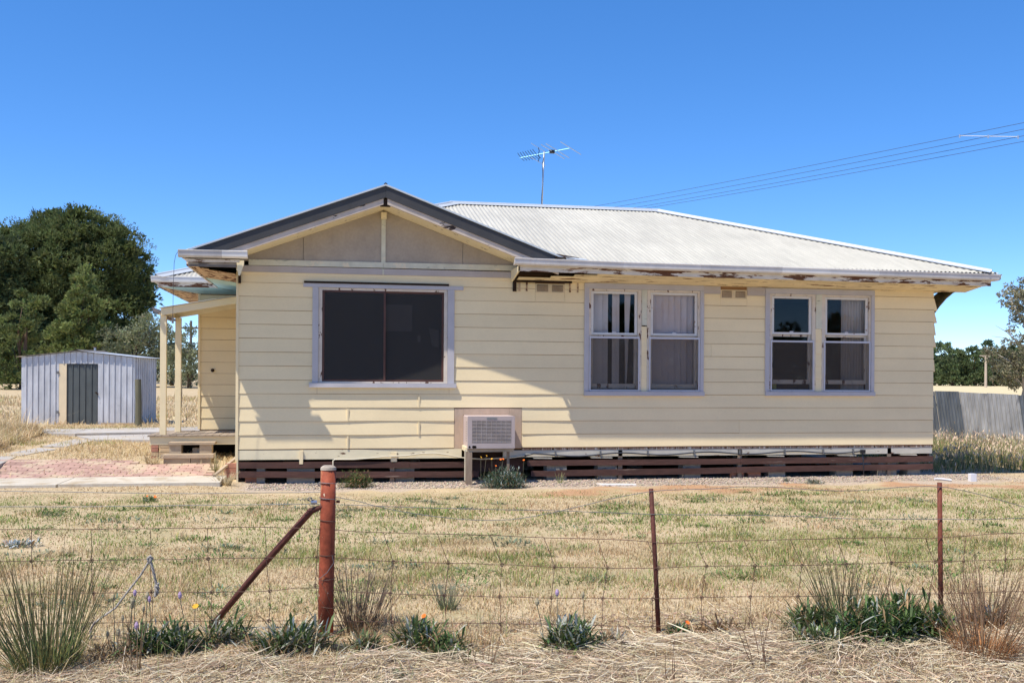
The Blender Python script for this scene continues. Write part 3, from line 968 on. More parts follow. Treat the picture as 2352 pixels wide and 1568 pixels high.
def cap(name, a, b, wing=0.15, lift=0.02, mat='roof_cap', dzw=None, roll=0.022):
    """folded capping with a rolled top between two points"""
    a, b = Vector(a), Vector(b)
    d = (b - a).normalized()
    side = d.cross(Vector((0, 0, 1))).normalized()
    dz = dzw if dzw is not None else wing * PITCH
    prof = [(-wing, -dz), (-0.03, -0.008), (-roll, 0.012), (0, roll + 0.004), (roll, 0.012), (0.03, -0.008), (wing, -dz)]
    m = MB()
    vs = []
    for p in (a, b):
        for s, z in prof:
            vs.append(p + side * s + Vector((0, 0, z + lift)))
    k = len(prof)
    m.add(vs, [(i, i + 1, k + i + 1, k + i) for i in range(k - 1)])
    return m.build(name, mat, rf)


RZ = ZE + PITCH * D
cap('ridge_cap', (HXL - 0.05, RY, RZ), (XR - D + 0.05, RY, RZ))
cap('ridge_cap', (XR - D, RY, RZ), (XR - 0.08, YF + 0.08, ZE + 0.03), wing=0.2, dzw=0.19 * PITCH / 1.41)
cap('ridge_cap', (HXL, RY, RZ), (AX, VY, AZ), wing=0.2, dzw=0.19 * PITCH / 1.41)
cap('ridge_cap', (AX, YG - 0.04, AZ + 0.005), (AX, VY, AZ + 0.005))
cap('ridge_cap', (XR - D, RY, RZ), (XR - 0.05, YB - 0.05, ZE + 0.03), wing=0.2, dzw=0.19 * PITCH / 1.41)
# flashing and rubbish where the barge meets the front slope
MB().hexa([(4.80, -0.64, 3.435), (5.14, -0.70, 3.395), (5.20, -0.55, 3.44), (4.86, -0.45, 3.50), (4.80, -0.64, 3.455), (5.14, -0.70, 3.41), (5.20, -0.55, 3.455), (4.86, -0.45, 3.52)]).build('valley_flashing', 'dark_timber', rf)
MB().hexa([(4.97, -0.69, 3.412), (5.30, -0.71, 3.398), (5.27, -0.64, 3.42), (4.93, -0.60, 3.45), (4.97, -0.69, 3.42), (5.30, -0.71, 3.405), (5.27, -0.64, 3.428), (4.93, -0.60, 3.458)]).build('valley_flashing', 'edge_flash', rf)

# ---- gutters
GPROF = [(0.0, 0.0), (-0.085, 0.0), (-0.105, 0.02), (-0.112, 0.085), (-0.120, 0.092), (-0.118, 0.104), (-0.104, 0.104), (-0.100, 0.086), (-0.095, 0.022), (0.0, 0.012)]


def gutter_x(xa, xb, za, zb, y, mat, capl=False, capr=False):
    m = MB()
    k = len(GPROF)
    vs = [(xa, y + p, za + q) for p, q in GPROF] + [(xb, y + p, zb + q) for p, q in GPROF]
    fs = [((i + 1) % k, i, k + i, k + (i + 1) % k) for i in range(k)]
    if capl or capr:
        outl = [0, 1, 2, 3, 4, 5, 6]
        if capl:
            m.add([vs[i] for i in outl], [tuple(range(7))])
        if capr:
            m.add([vs[k + i] for i in outl], [tuple(range(6, -1, -1))])
    m.add(vs, fs)
    return m.build('gutter', mat, H)


def gutter_y(ya, yb, z, x, mat, sgn=1):
    m = MB()
    k = len(GPROF)
    vs = [(x + p * sgn, ya - p * 0 + (p if True else 0), z + q) for p, q in GPROF] + [(x + p * sgn, yb, z + q) for p, q in GPROF]
    fs = [((i + 1) % k, i, k + i, k + (i + 1) % k) for i in range(k)]
    m.add(vs, fs)
    return m.build('gutter', mat, H)


YFa = -0.64
zg = lambda x: 3.302 - 0.0065 * (x - 4.14) - 0.010 * math.exp(-((x - 6.2) / 1.3) ** 2)
gs = [4.14, 5.86, 7.13, 8.5, 9.35, 10.2, 12.395]
gm = ['gutter_grey', 'gutter_grey', 'gutter_grey', 'gutter_white', 'gutter_white', 'gutter_grey']
for i in range(6):
    g = gutter_x(gs[i], gs[i + 1] - 0.002, zg(gs[i]), zg(gs[i + 1]), YFa, gm[i], capl=(i == 0), capr=(i == 5))
gutter_y(-0.64, 8.2, zg(12.3), WX + 0.64, 'gutter_grey', -1)
gutter_x(-0.765, -0.16, 3.284, 3.288, YFa, 'gutter_grey', capl=True)
gutter_x(-0.158, 0.20, 3.288, 3.29, YFa, 'gutter_white', capr=True)
gutter_y(-0.52, 3.0, 3.284, -0.645, 'gutter_white', 1)
gutter_x(-1.80, -0.76, 3.262, 3.268, 3.20, 'gutter_white', capl=True)
gutter_y(3.32, 8.2, 3.262, -1.68, 'gutter_white', 1)

# ---- fascias and soffits
for xa, xb in ((4.22, 6.6), (6.602, 9.1), (9.102, 12.31)):
    MB().hexa([(xa, -0.64, zg(xa) - 0.085), (xb, -0.64, zg(xb) - 0.085), (xb, -0.612, zg(xb) - 0.085), (xa, -0.612, zg(xa) - 0.085),
               (xa, -0.64, zg(xa) + 0.05), (xb, -0.64, zg(xb) + 0.05), (xb, -0.612, zg(xb) + 0.05), (xa, -0.612, zg(xa) + 0.05)]).build('fascia', 'fascia_peel', H)
MB().box(WX + 0.612, WX + 0.64, -0.60, 7.9, 3.175, 3.30).build('fascia', 'fascia_peel', H)
ns = 5
for i in range(ns):
    ya, yb = -0.61 + 0.61 * i / ns + 0.0015, -0.61 + 0.61 * (i + 1) / ns - 0.0015
    za, zb_ = 3.205 - 0.085 * i / ns, 3.205 - 0.085 * (i + 1) / ns
    x0 = 4.30 if i > 2 else 5.5 - 0.35 * i
    MB().hexa([(x0, ya, za), (12.28, ya, za - 0.012), (12.28, yb, zb_ - 0.012), (x0, yb, zb_), (x0, ya, za + 0.012), (12.28, ya, za), (12.28, yb, zb_), (x0, yb, zb_ + 0.012)]).build('soffit_board', 'soffit_peel', H)
for i in range(ns):
    xa, xb = WX + 0.002 + 0.61 * i / ns, WX + 0.61 * (i + 1) / ns
    zz = 3.112 + 0.07 * i / ns
    MB().box(xa, xb, 0.01, 7.6, zz, zz + 0.012).build('soffit_board', 'soffit_peel', H)
# broken open end of the eave by the gable
MB().hexa([(4.215, -0.64, 3.215), (4.24, -0.64, 3.215), (4.24, -0.03, 3.105), (4.215, -0.03, 3.105), (4.215, -0.64, 3.29), (4.24, -0.64, 3.29), (4.24, -0.03, 3.29), (4.215, -0.03, 3.29)]).build('eave_end', 'cream_trim', H)
MB().box(4.26, 5.5, -0.60, -0.02, 3.285, 3.292).build('eave_hole_shade', 'dark_timber', H)  # dark sheet standing in for the shade where soffit boards are missing
MB().box(4.245, 5.2, -0.10, -0.03, 3.10, 3.13).build('eave_noggin', 'dark_timber', H)
MB().box(4.255, 5.35, -0.30, -0.24, 3.20, 3.27).build('eave_noggin', 'dark_timber', H)
MB().box(4.245, 4.30, -0.045, -0.002, 2.955, 3.10).build('eave_noggin', 'dark_timber', H)
# left eave return
MB().hexa([(-0.66, -0.645, 3.222), (0.08, -0.645, 3.232), (0.08, -0.62, 3.232), (-0.66, -0.62, 3.222), (-0.66, -0.645, 3.268), (0.08, -0.645, 3.276), (0.08, -0.62, 3.276), (-0.66, -0.62, 3.268)]).build('fascia', 'fascia_peel', H)
MB().box(-0.64, 0.03, -0.60, -0.575, 3.165, 3.225).build('eave_noggin', 'grey_board', H)
MB().box(-0.60, 0.05, -0.57, -0.02, 3.262, 3.275).build('eave_hole_shade', 'dark_timber', H)  # dark-coloured sheet gives the hole in the left eave its shade
MB().prism_y([(0.03, 3.27), (0.06, 3.05), (0.085, 3.05), (0.14, 3.22), (0.14, 3.27)], -0.60, -0.565).build('eave_bracket', 'cream_trim', H)
MB().box(0.03, 0.055, -0.56, -0.03, 3.13, 3.262).build('eave_bracket', 'cream_trim', H)
MB().box(0.012, 0.05, -0.075, -0.03, 2.985, 3.13).build('eave_bracket', 'dark_timber', H)
MB().box(-0.668, -0.642, -0.60, 3.16, 3.175, 3.275).build('fascia', 'fascia_peel', H)
for i in range(5):
    xa, xb = -0.64 + 0.6 * i / 5 + 0.002, -0.64 + 0.6 * (i + 1) / 5
    za, zb_ = 3.19 - 0.07 * i / 5, 3.19 - 0.07 * (i + 1) / 5
    y0 = [-0.55, -0.25, -0.1, -0.12, -0.05][i]
    MB().hexa([(xa, y0, za), (xb, y0, zb_), (xb, 1.55, zb_), (xa, 1.35, za), (xa, y0, za + 0.012), (xb, y0, zb_ + 0.012), (xb, 1.55, zb_ + 0.012), (xa, 1.35, za + 0.012)]).build('soffit_board', 'soffit_worn', H)
MB().hexa([(-0.64, 1.36, 3.188), (-0.018, 1.56, 3.118), (-0.018, 3.82, 3.118), (-0.64, 3.2, 3.188), (-0.64, 1.36, 3.2), (-0.018, 1.56, 3.13), (-0.018, 3.82, 3.13), (-0.64, 3.2, 3.2)]).build('soffit_sheet', 'turquoise', H)
# rear wing eaves
MB().hexa([(-1.70, 3.196, 3.185), (-0.66, 3.196, 3.185), (-0.66, 3.22, 3.185), (-1.70, 3.22, 3.185), (-1.70, 3.196, 3.265), (-0.66, 3.196, 3.268), (-0.66, 3.22, 3.268), (-1.70, 3.22, 3.265)]).build('fascia', 'fascia_peel', H)
MB().box(-1.705, -1.68, 3.2, 8.2, 3.18, 3.27).build('fascia', 'fascia_peel', H)
MB().hexa([(-1.68, 3.22, 3.186), (-0.66, 3.22, 3.186), (-0.02, 3.82, 3.117), (-1.05, 3.82, 3.117), (-1.68, 3.22, 3.2), (-0.66, 3.22, 3.2), (-0.02, 3.82, 3.13), (-1.05, 3.82, 3.13)]).build('soffit_sheet', 'turquoise', H)
for i in range(5):
    xa, xb = -1.68 + 0.62 * i / 5 + 0.002, -1.68 + 0.62 * (i + 1) / 5
    za, zb_ = 3.187 - 0.07 * i / 5, 3.187 - 0.07 * (i + 1) / 5
    y0 = 3.225 + 0.6 * i / 5
    MB().hexa([(xa, y0, za), (xb, y0 + 0.12, zb_), (xb, 8.1, zb_), (xa, 8.1, za), (xa, y0, za + 0.012), (xb, y0 + 0.12, zb_ + 0.012), (xb, 8.1, zb_ + 0.012), (xa, 8.1, za + 0.012)]).build('soffit_board', 'soffit_worn', H)
# rear wing roof
WYF, WXL = 3.10, -1.78
slope('roof_slope', (0, WYF, ZE - 0.02), (1, 0, 0), (0, 1, 0), PITCH, (WXL, 1.6), lambda s: (0.0, min(2.55, s - WXL)), parent=rf)
slope('roof_slope', (WXL, 0, ZE - 0.02), (0, 1, 0), (1, 0, 0), PITCH, (WYF, 8.2), lambda s: (0.0, min(2.55, s - WYF, 8.2 - s)), parent=rf)
cap('ridge_cap', (WXL + 0.05, WYF + 0.05, ZE + 0.0), (WXL + 2.55, WYF + 2.55, ZE - 0.02 + PITCH * 2.55), wing=0.2, dzw=0.19 * PITCH / 1.41)
# ---- below the floor: bearer boards, skirting slats, stumps
GB = -0.07
MB().box(0.0, 3.44, -0.012, 0.03, 0.305, 0.452).build('bearer', 'cream_trim', H)
MB().box(3.45, 4.10, 0.06, 0.10, 0.30, 0.40).build('bearer', 'dark_timber', H)
MB().box(4.11, WX - 0.01, 0.002, 0.05, 0.31, 0.418).build('bearer', 'bearer_white', H)
x = 4.42
i = 0
while x < WX - 0.05:
    w = random.uniform(0.05, 0.22)
    d = random.uniform(0, 0.006)
    MB().box(x, min(x + w, WX - 0.012), -0.006 + d, 0.03, 0.420, 0.452).build('packer', 'packer_brown', H)
    x += w + random.uniform(0.0, 0.03)
# torn ant-cap flashings under the bearer
for x in (4.60, 5.55, 7.05, 8.60, 9.88, 11.05):
    w = random.uniform(0.28, 0.36)
    MB().hexa([(x, -0.035, 0.288), (x + w, -0.03, 0.280), (x + w, 0.12, 0.297), (x, 0.12, 0.297), (x, -0.035, 0.296), (x + w, -0.03, 0.292), (x + w, 0.12, 0.303), (x, 0.12, 0.303)]).build('ant_cap', 'bearer_white', H)


def slat(xa, xb, zca, zcb, h, y=-0.03):
    n = max(2, int((xb - xa) / 0.5))
    m = MB()
    vs = []
    for i in range(n + 1):
        t = i / n
        xx = xa + (xb - xa) * t
        zc = zca + (zcb - zca) * t + random.uniform(-0.004, 0.004)
        vs += [(xx, y, zc - h / 2), (xx, y, zc + h / 2), (xx, y + 0.03, zc + h / 2), (xx, y + 0.03, zc - h / 2)]
    fs = []
    for i in range(n):
        for j in range(4):
            fs.append((4 * i + j, 4 * i + 4 + j, 4 * i + 4 + (j + 1) % 4, 4 * i + (j + 1) % 4))
    fs += [(0, 1, 2, 3), (4 * n + 3, 4 * n + 2, 4 * n + 1, 4 * n)]
    m.add(vs, fs).build('skirting_slat', 'slat_brown', H)


slat(0.03, 2.62, 0.228, 0.205, 0.093)
slat(2.624, 3.58, 0.205, 0.200, 0.093)
slat(0.03, 2.58, 0.082, 0.055, 0.097)
slat(2.584, 3.72, 0.055, 0.048, 0.094)
slat(4.50, 8.12, 0.212, 0.208, 0.090)
slat(8.124, 11.66, 0.210, 0.216, 0.098)
slat(4.98, 8.05, 0.043, 0.062, 0.098)
slat(4.56, 4.976, 0.045, 0.042, 0.085)
slat(8.054, 11.66, 0.066, 0.084, 0.096)
slat(3.62, 4.48, 0.17, 0.165, 0.22, 0.25)
for x in (2.35, 6.05, 8.12, 10.85):
    MB().box(x - 0.035, x + 0.035, 0.002, 0.03, GB - 0.03, 0.41).build('skirting_post', 'timber_grey', H)
for x, w in ((0.35, 0.12), (0.95, 0.42), (2.55, 0.3), (5.0, 0.33), (5.85, 0.32), (7.30, 0.30), (8.82, 0.28), (10.05, 0.30), (10.85, 0.34), (11.35, 0.24)):
    MB().box(x - w / 2, x + w / 2, 0.055, 0.30, GB - 0.12, 0.15 + 0.05 * random.random()).build('stump', 'block_grey', H)
for x, z in ((8.0, 0.0), (8.3, 0.0), (4.9, 0.02), (0.12, 0.02)):
    MB().bbox(x, x + 0.22, 0.06, 0.17, GB - 0.05, z + 0.02).build('brick', 'brick_red', H)
for y in (1.9, 3.8, 5.6):
    for k in range(6):
        MB().box(0.6 + k * 2.05, 0.9 + k * 2.05, y, y + 0.3, GB - 0.1, 0.40).build('stump', 'block_grey', H)
# galvanised tie rods leaning on the stumps
for x in (5.62, 7.05, 8.55, 9.75, 10.62):
    MB().tube([(x, 0.02, -0.07), (x + 0.03, -0.01, -0.055), (x + 0.10, 0.0, -0.03), (x + 0.13, 0.03, 0.10), (x + 0.2, 0.04, 0.115)], 0.006, 5).build('tie_rod', 'galv_wire', H)
# side and rear aprons that close the underfloor
MB().box(-0.01, 0.015, 0.05, 3.8, -0.1, 0.46).build('side_apron', 'cream_trim', H)
MB().box(0.12, WX - 0.1, 7.35, 7.42, -0.15, 0.46).build('rear_apron', 'dark_timber', H)
MB().box(WX - 0.06, WX - 0.02, 0.06, 7.3, 0.16, 0.44).build('side_apron', 'slat_brown', H)

# cream conduit and dark water pipe along the bearer
pts = [(1.44, -0.045, 0.12), (1.44, -0.045, 0.285), (1.47, -0.045, 0.305), (1.75, -0.045, 0.302), (2.0, -0.045, 0.318), (2.25, -0.045, 0.345), (2.55, -0.045, 0.350), (2.8, -0.045, 0.385), (3.02, -0.045, 0.388), (3.2, -0.045, 0.362), (3.42, -0.045, 0.315), (3.75, -0.02, 0.285), (4.2, -0.02, 0.30), (4.45, -0.03, 0.33)]
MB().tube(pts, 0.011, 6).build('conduit', 'pipe_cream', H, True)
pts = [(4.45, -0.03, 0.33)] + [(4.6 + 0.15 * i, -0.03, 0.348 + 0.022 * math.sin(i * 0.62 + 2.0) - 0.012 * math.exp(-((i - 6) / 3) ** 2)) for i in range(39)]
MB().tube(pts, 0.012, 6).build('water_pipe', 'pipe_blue', H, True)
MB().box(10.30, 10.37, -0.06, -0.003, 0.325, 0.385).build('pipe_joint', 'black_plastic', H)
MB().tube([(10.33, -0.03, 0.34), (10.34, -0.035, 0.2), (10.36, -0.02, -0.06)], 0.01, 6).build('water_pipe', 'pipe_blue', H, True)
for x in (4.95, 5.7, 6.5, 7.3, 8.1, 8.9, 9.6, 10.15):
    MB().box(x, x + 0.018, -0.046, 0.001, 0.325, 0.40).build('pipe_clip', 'galv_wire', H)
for x in (2.30, 0.62 + 1.66 - 0.25):
    pass
MB().box(2.33, 2.42, -0.03, -0.013, 0.24, 0.40).build('bearer_cleat', 'cream', H)
MB().box(0.93, 0.985, -0.035, -0.013, 0.235, 0.44).build('bearer_cleat', 'cream', H)
# bent sheet hanging from the far eave
m = MB()
prof = [(11.74, 2.70), (11.80, 2.74), (11.90, 2.87), (12.03, 3.01), (12.16, 3.11), (12.26, 3.155)]
vs = [(x, 0.16, z) for x, z in prof] + [(x, 0.62, z + 0.02) for x, z in prof] + [(x - 0.012, 0.16, z + 0.012) for x, z in prof] + [(x - 0.012, 0.62, z + 0.032) for x, z in prof]
k = len(prof)
m.add(vs, [(i, i + 1, k + i + 1, k + i) for i in range(k - 1)] + [(2 * k + i, 3 * k + i, 3 * k + i + 1, 2 * k + i + 1) for i in range(k - 1)] + [(i, 2 * k + i, 2 * k + i + 1, i + 1) for i in range(k - 1)])
m.tube([(11.70, 0.16, 2.60), (11.82, 0.16, 2.66)], 0.02, 5)
m.build('hanging_sheet', 'post_green', H)
# door knob on the rear wing wall
MB().tube([(-0.80, 3.82, 1.68), (-0.80, 3.80, 1.68), (-0.80, 3.775, 1.68), (-0.80, 3.765, 1.68)], [0.012, 0.014, 0.035, 0.022], 10).build('knob', 'dark_timber', H, True)

# ---- porch on the left of the house
PD = 0.55
pf = MB().box(-1.67, -0.02, 2.32, 2.36, PD - 0.165, PD - 0.028).build('porch_beam', 'porch_cream', H)
MB().box(-1.67, -1.63, 2.362, 3.80, PD - 0.165, PD - 0.028).build('porch_beam', 'porch_cream', H)
nb = 14
for i in range(nb):
    xa = -1.70 + 1.68 * i / nb
    MB().box(xa, xa + 1.68 / nb - 0.008, 2.285, 3.80, PD - 0.026, PD + random.uniform(-0.002, 0.002)).build('deck_board', 'deck_grey', H)
for y in (2.42, 3.34):
    MB().bbox(-1.515 + (0.11 if y > 3 else 0), -1.415 + (0.11 if y > 3 else 0), y - 0.05, y + 0.05, PD + 0.003, 2.615 + (0.0 if y < 3 else 0.02), 0.004).build('porch_post', 'porch_cream', H)
for y in (2.34, 3.36):
    MB().hexa([(-1.50, y, 2.615), (-0.025, y, 2.885), (-0.025, y + 0.05, 2.885), (-1.50, y + 0.05, 2.615), (-1.50, y, 2.735), (-0.025, y, 3.005), (-0.025, y + 0.05, 3.005), (-1.50, y + 0.05, 2.735)]).build('porch_beam', 'porch_cream', H)
MB().box(-1.46, -1.41, 2.392, 3.358, 2.63, 2.72).build('porch_beam', 'porch_cream', H)
m = MB()
n = 60
vs, fs = [], []
for i in range(n + 1):
    y = 2.30 + 1.5 * i / n
    w = 0.008 * math.cos(2 * math.pi * y / 0.076)
    vs += [(-1.53, y, 2.745 + w), (-0.03, y, 3.02 + w)]
for i in range(n):
    fs.append((2 * i, 2 * i + 1, 2 * i + 3, 2 * i + 2))
m.add(vs, fs)
m.build('porch_roof', 'roof_cap', H, True)
gp = [(-1.52, 2.64), (-1.56, 2.635), (-1.62, 2.665), (-1.64, 2.735), (-1.65, 2.755), (-1.635, 2.755), (-1.612, 2.672), (-1.56, 2.65), (-1.52, 2.652)]
m = MB()
k = len(gp)
m.add([(x, 2.27, z) for x, z in gp] + [(x, 3.8, z) for x, z in gp], [((i + 1) % k, i, k + i, k + (i + 1) % k) for i in range(k)])
m.build('porch_gutter', 'gutter_grey', H)
MB().box(-1.49, -1.40, 2.46, 3.30, 2.57, 2.60).build('porch_noggin', 'frame_brown', H)
# pier bricks at the porch corner
rows = [('brick_red', 'brick_tan'), ('brick_red', 'brick_tan'), ('brick_tan', 'brick_tan'), ('brick_red', 'brick_red')]
gbz = float(gz(-1.5, 2.35)) - 0.02
for r in range(3, -1, -1):
    z0 = gbz + (3 - r) * 0.068
    for c in range(2):
        MB().bbox(-1.645 + c * (0.125 if r % 2 == 0 else 0.155), -1.645 + c * (0.125 if r % 2 == 0 else 0.155) + (0.115 if (c == 0) else 0.2), 2.325, 2.43, z0, z0 + 0.062, 0.004).build('brick', rows[r][c], H)
for r in range(5):
    MB().bbox(-0.115, -0.02, 1.75 - 0.0, 1.86, float(gz(-0.1, 1.8)) - 0.02 + r * 0.075, float(gz(-0.1, 1.8)) + 0.048 + r * 0.075, 0.004).build('brick', 'brick_red', H)
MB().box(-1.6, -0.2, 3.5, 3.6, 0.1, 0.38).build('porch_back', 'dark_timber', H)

# timber steps
gs_ = float(gz(-0.9, 1.7))
ST = thing('timber_steps', (-0.93, 1.75, gs_), 'rough timber steps on stacked blocks leading up to the porch', 'steps')
MB().bbox(-1.31, -0.55, 1.96, 2.28, 0.405, 0.445, 0.005).build('tread', 'timber_plank', ST)
MB().bbox(-1.37, -0.53, 1.62, 1.94, 0.205, 0.262, 0.005).build('tread', 'timber_plank', ST)
MB().bbox(-1.33, -0.905, 1.645, 1.85, gs_ - 0.03, 0.203).build('block', 'timber_block', ST)
MB().bbox(-0.895, -0.575, 1.645, 1.85, gs_ - 0.03, 0.203).build('block', 'timber_block', ST)
MB().bbox(-1.295, -1.10, 1.99, 2.2, gs_ - 0.03, 0.403).build('block', 'timber_block', ST)
MB().bbox(-0.80, -0.60, 1.99, 2.2, gs_ - 0.03, 0.403).build('block', 'timber_block', ST)
MB().bbox(-0.93, -0.81, 2.1, 2.25, gs_ - 0.03, 0.34).build('block', 'timber_block', ST)
# loose lath and short bricks leaning by the house corner
ll = MB().hexa([(-0.36, 0.10, 0.045), (-0.32, 0.10, 0.045), (-0.03, 0.62, 0.28), (-0.07, 0.62, 0.28), (-0.36, 0.08, 0.08), (-0.32, 0.08, 0.08), (-0.03, 0.60, 0.315), (-0.07, 0.60, 0.315)]).build('leaning_board', 'timber_plank')
tag(ll, 'short weathered board leaning against the corner of the house', 'board')
for k, (x, y, z) in enumerate(((-0.22, 0.36, 0.03), (-0.22, 0.36, 0.105), (-0.21, 0.365, 0.18))):
    b = MB().bbox(x, x + 0.2, y, y + 0.1, z - 0.03, z + 0.04, 0.004).build('loose_brick', 'brick_red')
    tag(b, ['red brick at the bottom of the little stack by the house corner', 'red brick in the middle of the little stack by the house corner', 'red brick on top of the little stack by the house corner'][k], 'brick', 'bricks stacked by the house corner')

# ---------------------------------------------------------------- wall air conditioner
AC = thing('air_conditioner', (3.82, -0.26, 0.43), 'boxy pinkish air conditioner jutting from the weatherboard wall', 'air conditioner')
MB().bbox(3.465, 4.20, -0.50, 0.02, 0.488, 0.985, 0.012).build('casing', 'ac_case', AC)
f = MB()
f.box(3.465, 3.535, -0.525, -0.502, 0.49, 0.983).box(4.145, 4.20, -0.525, -0.502, 0.49, 0.983).box(3.536, 4.144, -0.525, -0.502, 0.918, 0.983).box(3.536, 4.144, -0.525, -0.502, 0.49, 0.572)
f.build('front_frame', 'ac_front', AC)
MB().box(3.536, 4.144, -0.5045, -0.5015, 0.573, 0.917).build('grille_back', 'ac_dark', AC)
for i in range(16):
    z = 0.579 + i * 0.0213
    MB().hexa([(3.538, -0.526, z), (4.142, -0.526, z), (4.142, -0.512, z + 0.008), (3.538, -0.512, z + 0.008), (3.538, -0.526, z + 0.007), (4.142, -0.526, z + 0.007), (4.142, -0.512, z + 0.014), (3.538, -0.512, z + 0.014)]).build('grille_slat', 'ac_slat', AC)
for i in range(7):
    x = 3.60 + i * 0.076
    MB().box(x, x + 0.006, -0.529, -0.527, 0.575, 0.915).build('grille_bar', 'ac_slat', AC)
MB().box(3.76, 3.92, -0.529, -0.526, 0.938, 0.965).build('badge', 'badge', AC)
for i in range(9):
    MB().box(3.461, 3.4645, -0.44, -0.34, 0.60 + i * 0.036, 0.615 + i * 0.036).build('side_louvre', 'ac_slat', AC)
for x, r in ((3.495, 0.017), (3.555, 0.022), (3.58, 0.022)):
    MB().tube([(x, -0.5285, 0.515), (x, -0.5262, 0.515)], r, 12).build('knob_hole', 'ac_dark', AC)
MB().bbox(3.47, 4.19, -0.50, -0.46, 0.435, 0.484).build('support_rail', 'timber_block', AC)
MB().box(3.44, 3.465, -0.50, -0.03, 0.44, 0.51).build('support_rail', 'porch_cream', AC)
MB().bbox(3.44, 3.535, -0.53, -0.43, float(gz(3.5, -0.5)) - 0.02, 0.433).build('support_leg', 'timber_grey', AC)
MB().box(3.425, 3.437, -0.50, -0.46, 0.0, 0.47).build('support_strap', 'pipe_cream', AC)
MB().box(4.09, 4.13, -0.46, -0.42, float(gz(4.1, -0.45)) - 0.02, 0.433).build('support_leg', 'timber_grey', AC)
# plywood surround is part of the wall
MB().box(3.322, 3.462, -0.012, 0.003, 0.455, 1.088).build('wall_panel', 'ply', H)
MB().box(4.205, 4.405, -0.012, 0.003, 0.455, 1.088).build('wall_panel', 'ply', H)
MB().box(3.464, 4.203, -0.012, 0.003, 0.99, 1.088).build('wall_panel', 'ply', H)
MB().box(3.464, 4.203, 0.03, 0.04, 0.40, 0.50).build('wall_panel', 'dark_timber', H)

# ---------------------------------------------------------------- things on and around the house
an = thing('tv_antenna', (5.58, 3.95, 4.90), 'grey rooftop television antenna on a tall thin mast', 'antenna')
MB().tube([(5.555, 3.95, 4.80), (5.575, 3.95, 5.5), (5.60, 3.95, 6.13)], 0.017, 8).build('mast', 'antenna_alu', an, True)
bd = Vector((0.93, -0.36, 0.155)).normalized()
bc = Vector((5.60, 3.95, 6.10))
MB().tube([bc - bd * 0.50, bc - bd * 0.02], 0.012, 6).build('boom', 'antenna_blue', an)
MB().tube([bc - bd * 0.02, bc + bd * 0.52], 0.011, 6).build('boom', 'antenna_blue', an)
el = Vector((0.80, 0.55, -0.24)).normalized()
up = Vector((0, 0, 1))
for i in range(7):
    p = bc - bd * (0.48 - i * 0.055)
    h = 0.10 + i * 0.005
    MB().tube([p - el * h + up * 0.06, p, p + el * h - up * 0.02], 0.0055, 5).build('director', 'black_plastic', an)
for t, h in ((0.55, 0.32), (0.28, 0.36), (0.18, 0.36)):
    p = bc + bd * t
    MB().tube([p - el * h, p + el * h], 0.007, 5).build('element', 'antenna_alu', an)
for h in (-0.14, 0.14):
    p = bc - bd * 0.12 + up * h
    MB().tube([p - el * 0.22, p + el * 0.22], 0.005, 5).build('element', 'antenna_alu', an)
    MB().tube([bc - bd * 0.12, bc - bd * 0.10 + up * h * 0.5, p], 0.008, 5).build('reflector_arm', 'black_plastic', an)
MB().box(bc.x + 0.10, bc.x + 0.20, 3.86, 3.93, 6.10, 6.16).build('balun_box', 'black_plastic', an)
MB().tube([(5.60, 3.94, 6.05), (5.56, 3.93, 5.9), (5.573, 3.93, 5.5), (5.545, 3.93, 5.2), (5.54, 3.93, 4.82)], 0.005, 5).build('lead', 'cable', an)

hc = thing('hanging_cable', (-0.82, -0.70, 2.35), 'thin loose cable hanging from the corner of the gutter', 'cable')
MB().tube([(-0.77, -0.70, 3.36), (-0.80, -0.70, 3.31), (-0.82, -0.70, 3.2), (-0.83, -0.70, 2.9), (-0.835, -0.70, 2.42)], 0.0035, 5).build('wire', 'cable', hc)
MB().box(-0.850, -0.822, -0.71, -0.69, 2.33, 2.42).build('plug', 'grey_board', hc)

wb = MB().prism_z([(5.50, -0.87), (6.03, -0.93), (6.06, -0.80), (5.47, -0.66)], -0.075, -0.05).build('fallen_sheet', 'white_sheet')
tag(wb, 'flat white sheet lying on the gravel by the skirting', 'sheet')
cb = MB().bbox(11.66, 11.76, -1.06, -0.98, float(gz(11.7, -1)) - 0.005, float(gz(11.7, -1)) + 0.125, 0.004).build('carton', 'carton')
tag(cb, 'small white carton standing in the lawn beyond the house corner', 'carton')

# power lines: two points on each wire
for i, (a, b) in enumerate([((10.366, 17.529, 7.517), (17.08, 4.711, 7.517)), ((11.006, 17.412, 7.484), (17.081, 4.711, 7.366)), ((11.615, 17.3, 7.458), (17.082, 4.71, 7.215)), ((12.032, 17.224, 7.445), (17.083, 4.71, 7.085))]):
    a, b = Vector(a), Vector(b)
    d = b - a
    n = 26
    pts = []
    for k in range(n + 1):
        t = -1.2 + 3.6 * k / n
        p = a + d * t
        p.z += 0.16 * (t * (t - 1))
        if t < 0:
            p.z = max(p.z, a.z - 0.16 * (0 - t))
        pts.append(p)
    w = MB().tube(pts, 0.0055, 4).build('power_line', 'cable')
    tag(w, ['uppermost overhead wire rising away from behind the roof', 'second overhead wire from the top behind the roof', 'third overhead wire from the top behind the roof', 'lowest overhead wire rising away from behind the roof'][i], 'wire', 'overhead wires behind the house')
    if i == 0:
        s0 = a + d * 0.895
        s0.z += 0.16 * (0.895 * -0.105)
    if i == 2:
        s1 = a + d * 0.99
spc = MB().tube([s0, s0 * 0.5 + s1 * 0.5, s1], 0.008, 5)
for p in (s0, s0 * 0.5 + s1 * 0.5, s1):
    spc.tube([p - Vector((0, 0, 0.04)), p + Vector((0, 0, 0.03))], 0.02, 6)
tag(spc.build('line_spacer', 'antenna_alu'), 'pale spacer rod holding the overhead wires apart', 'spacer')

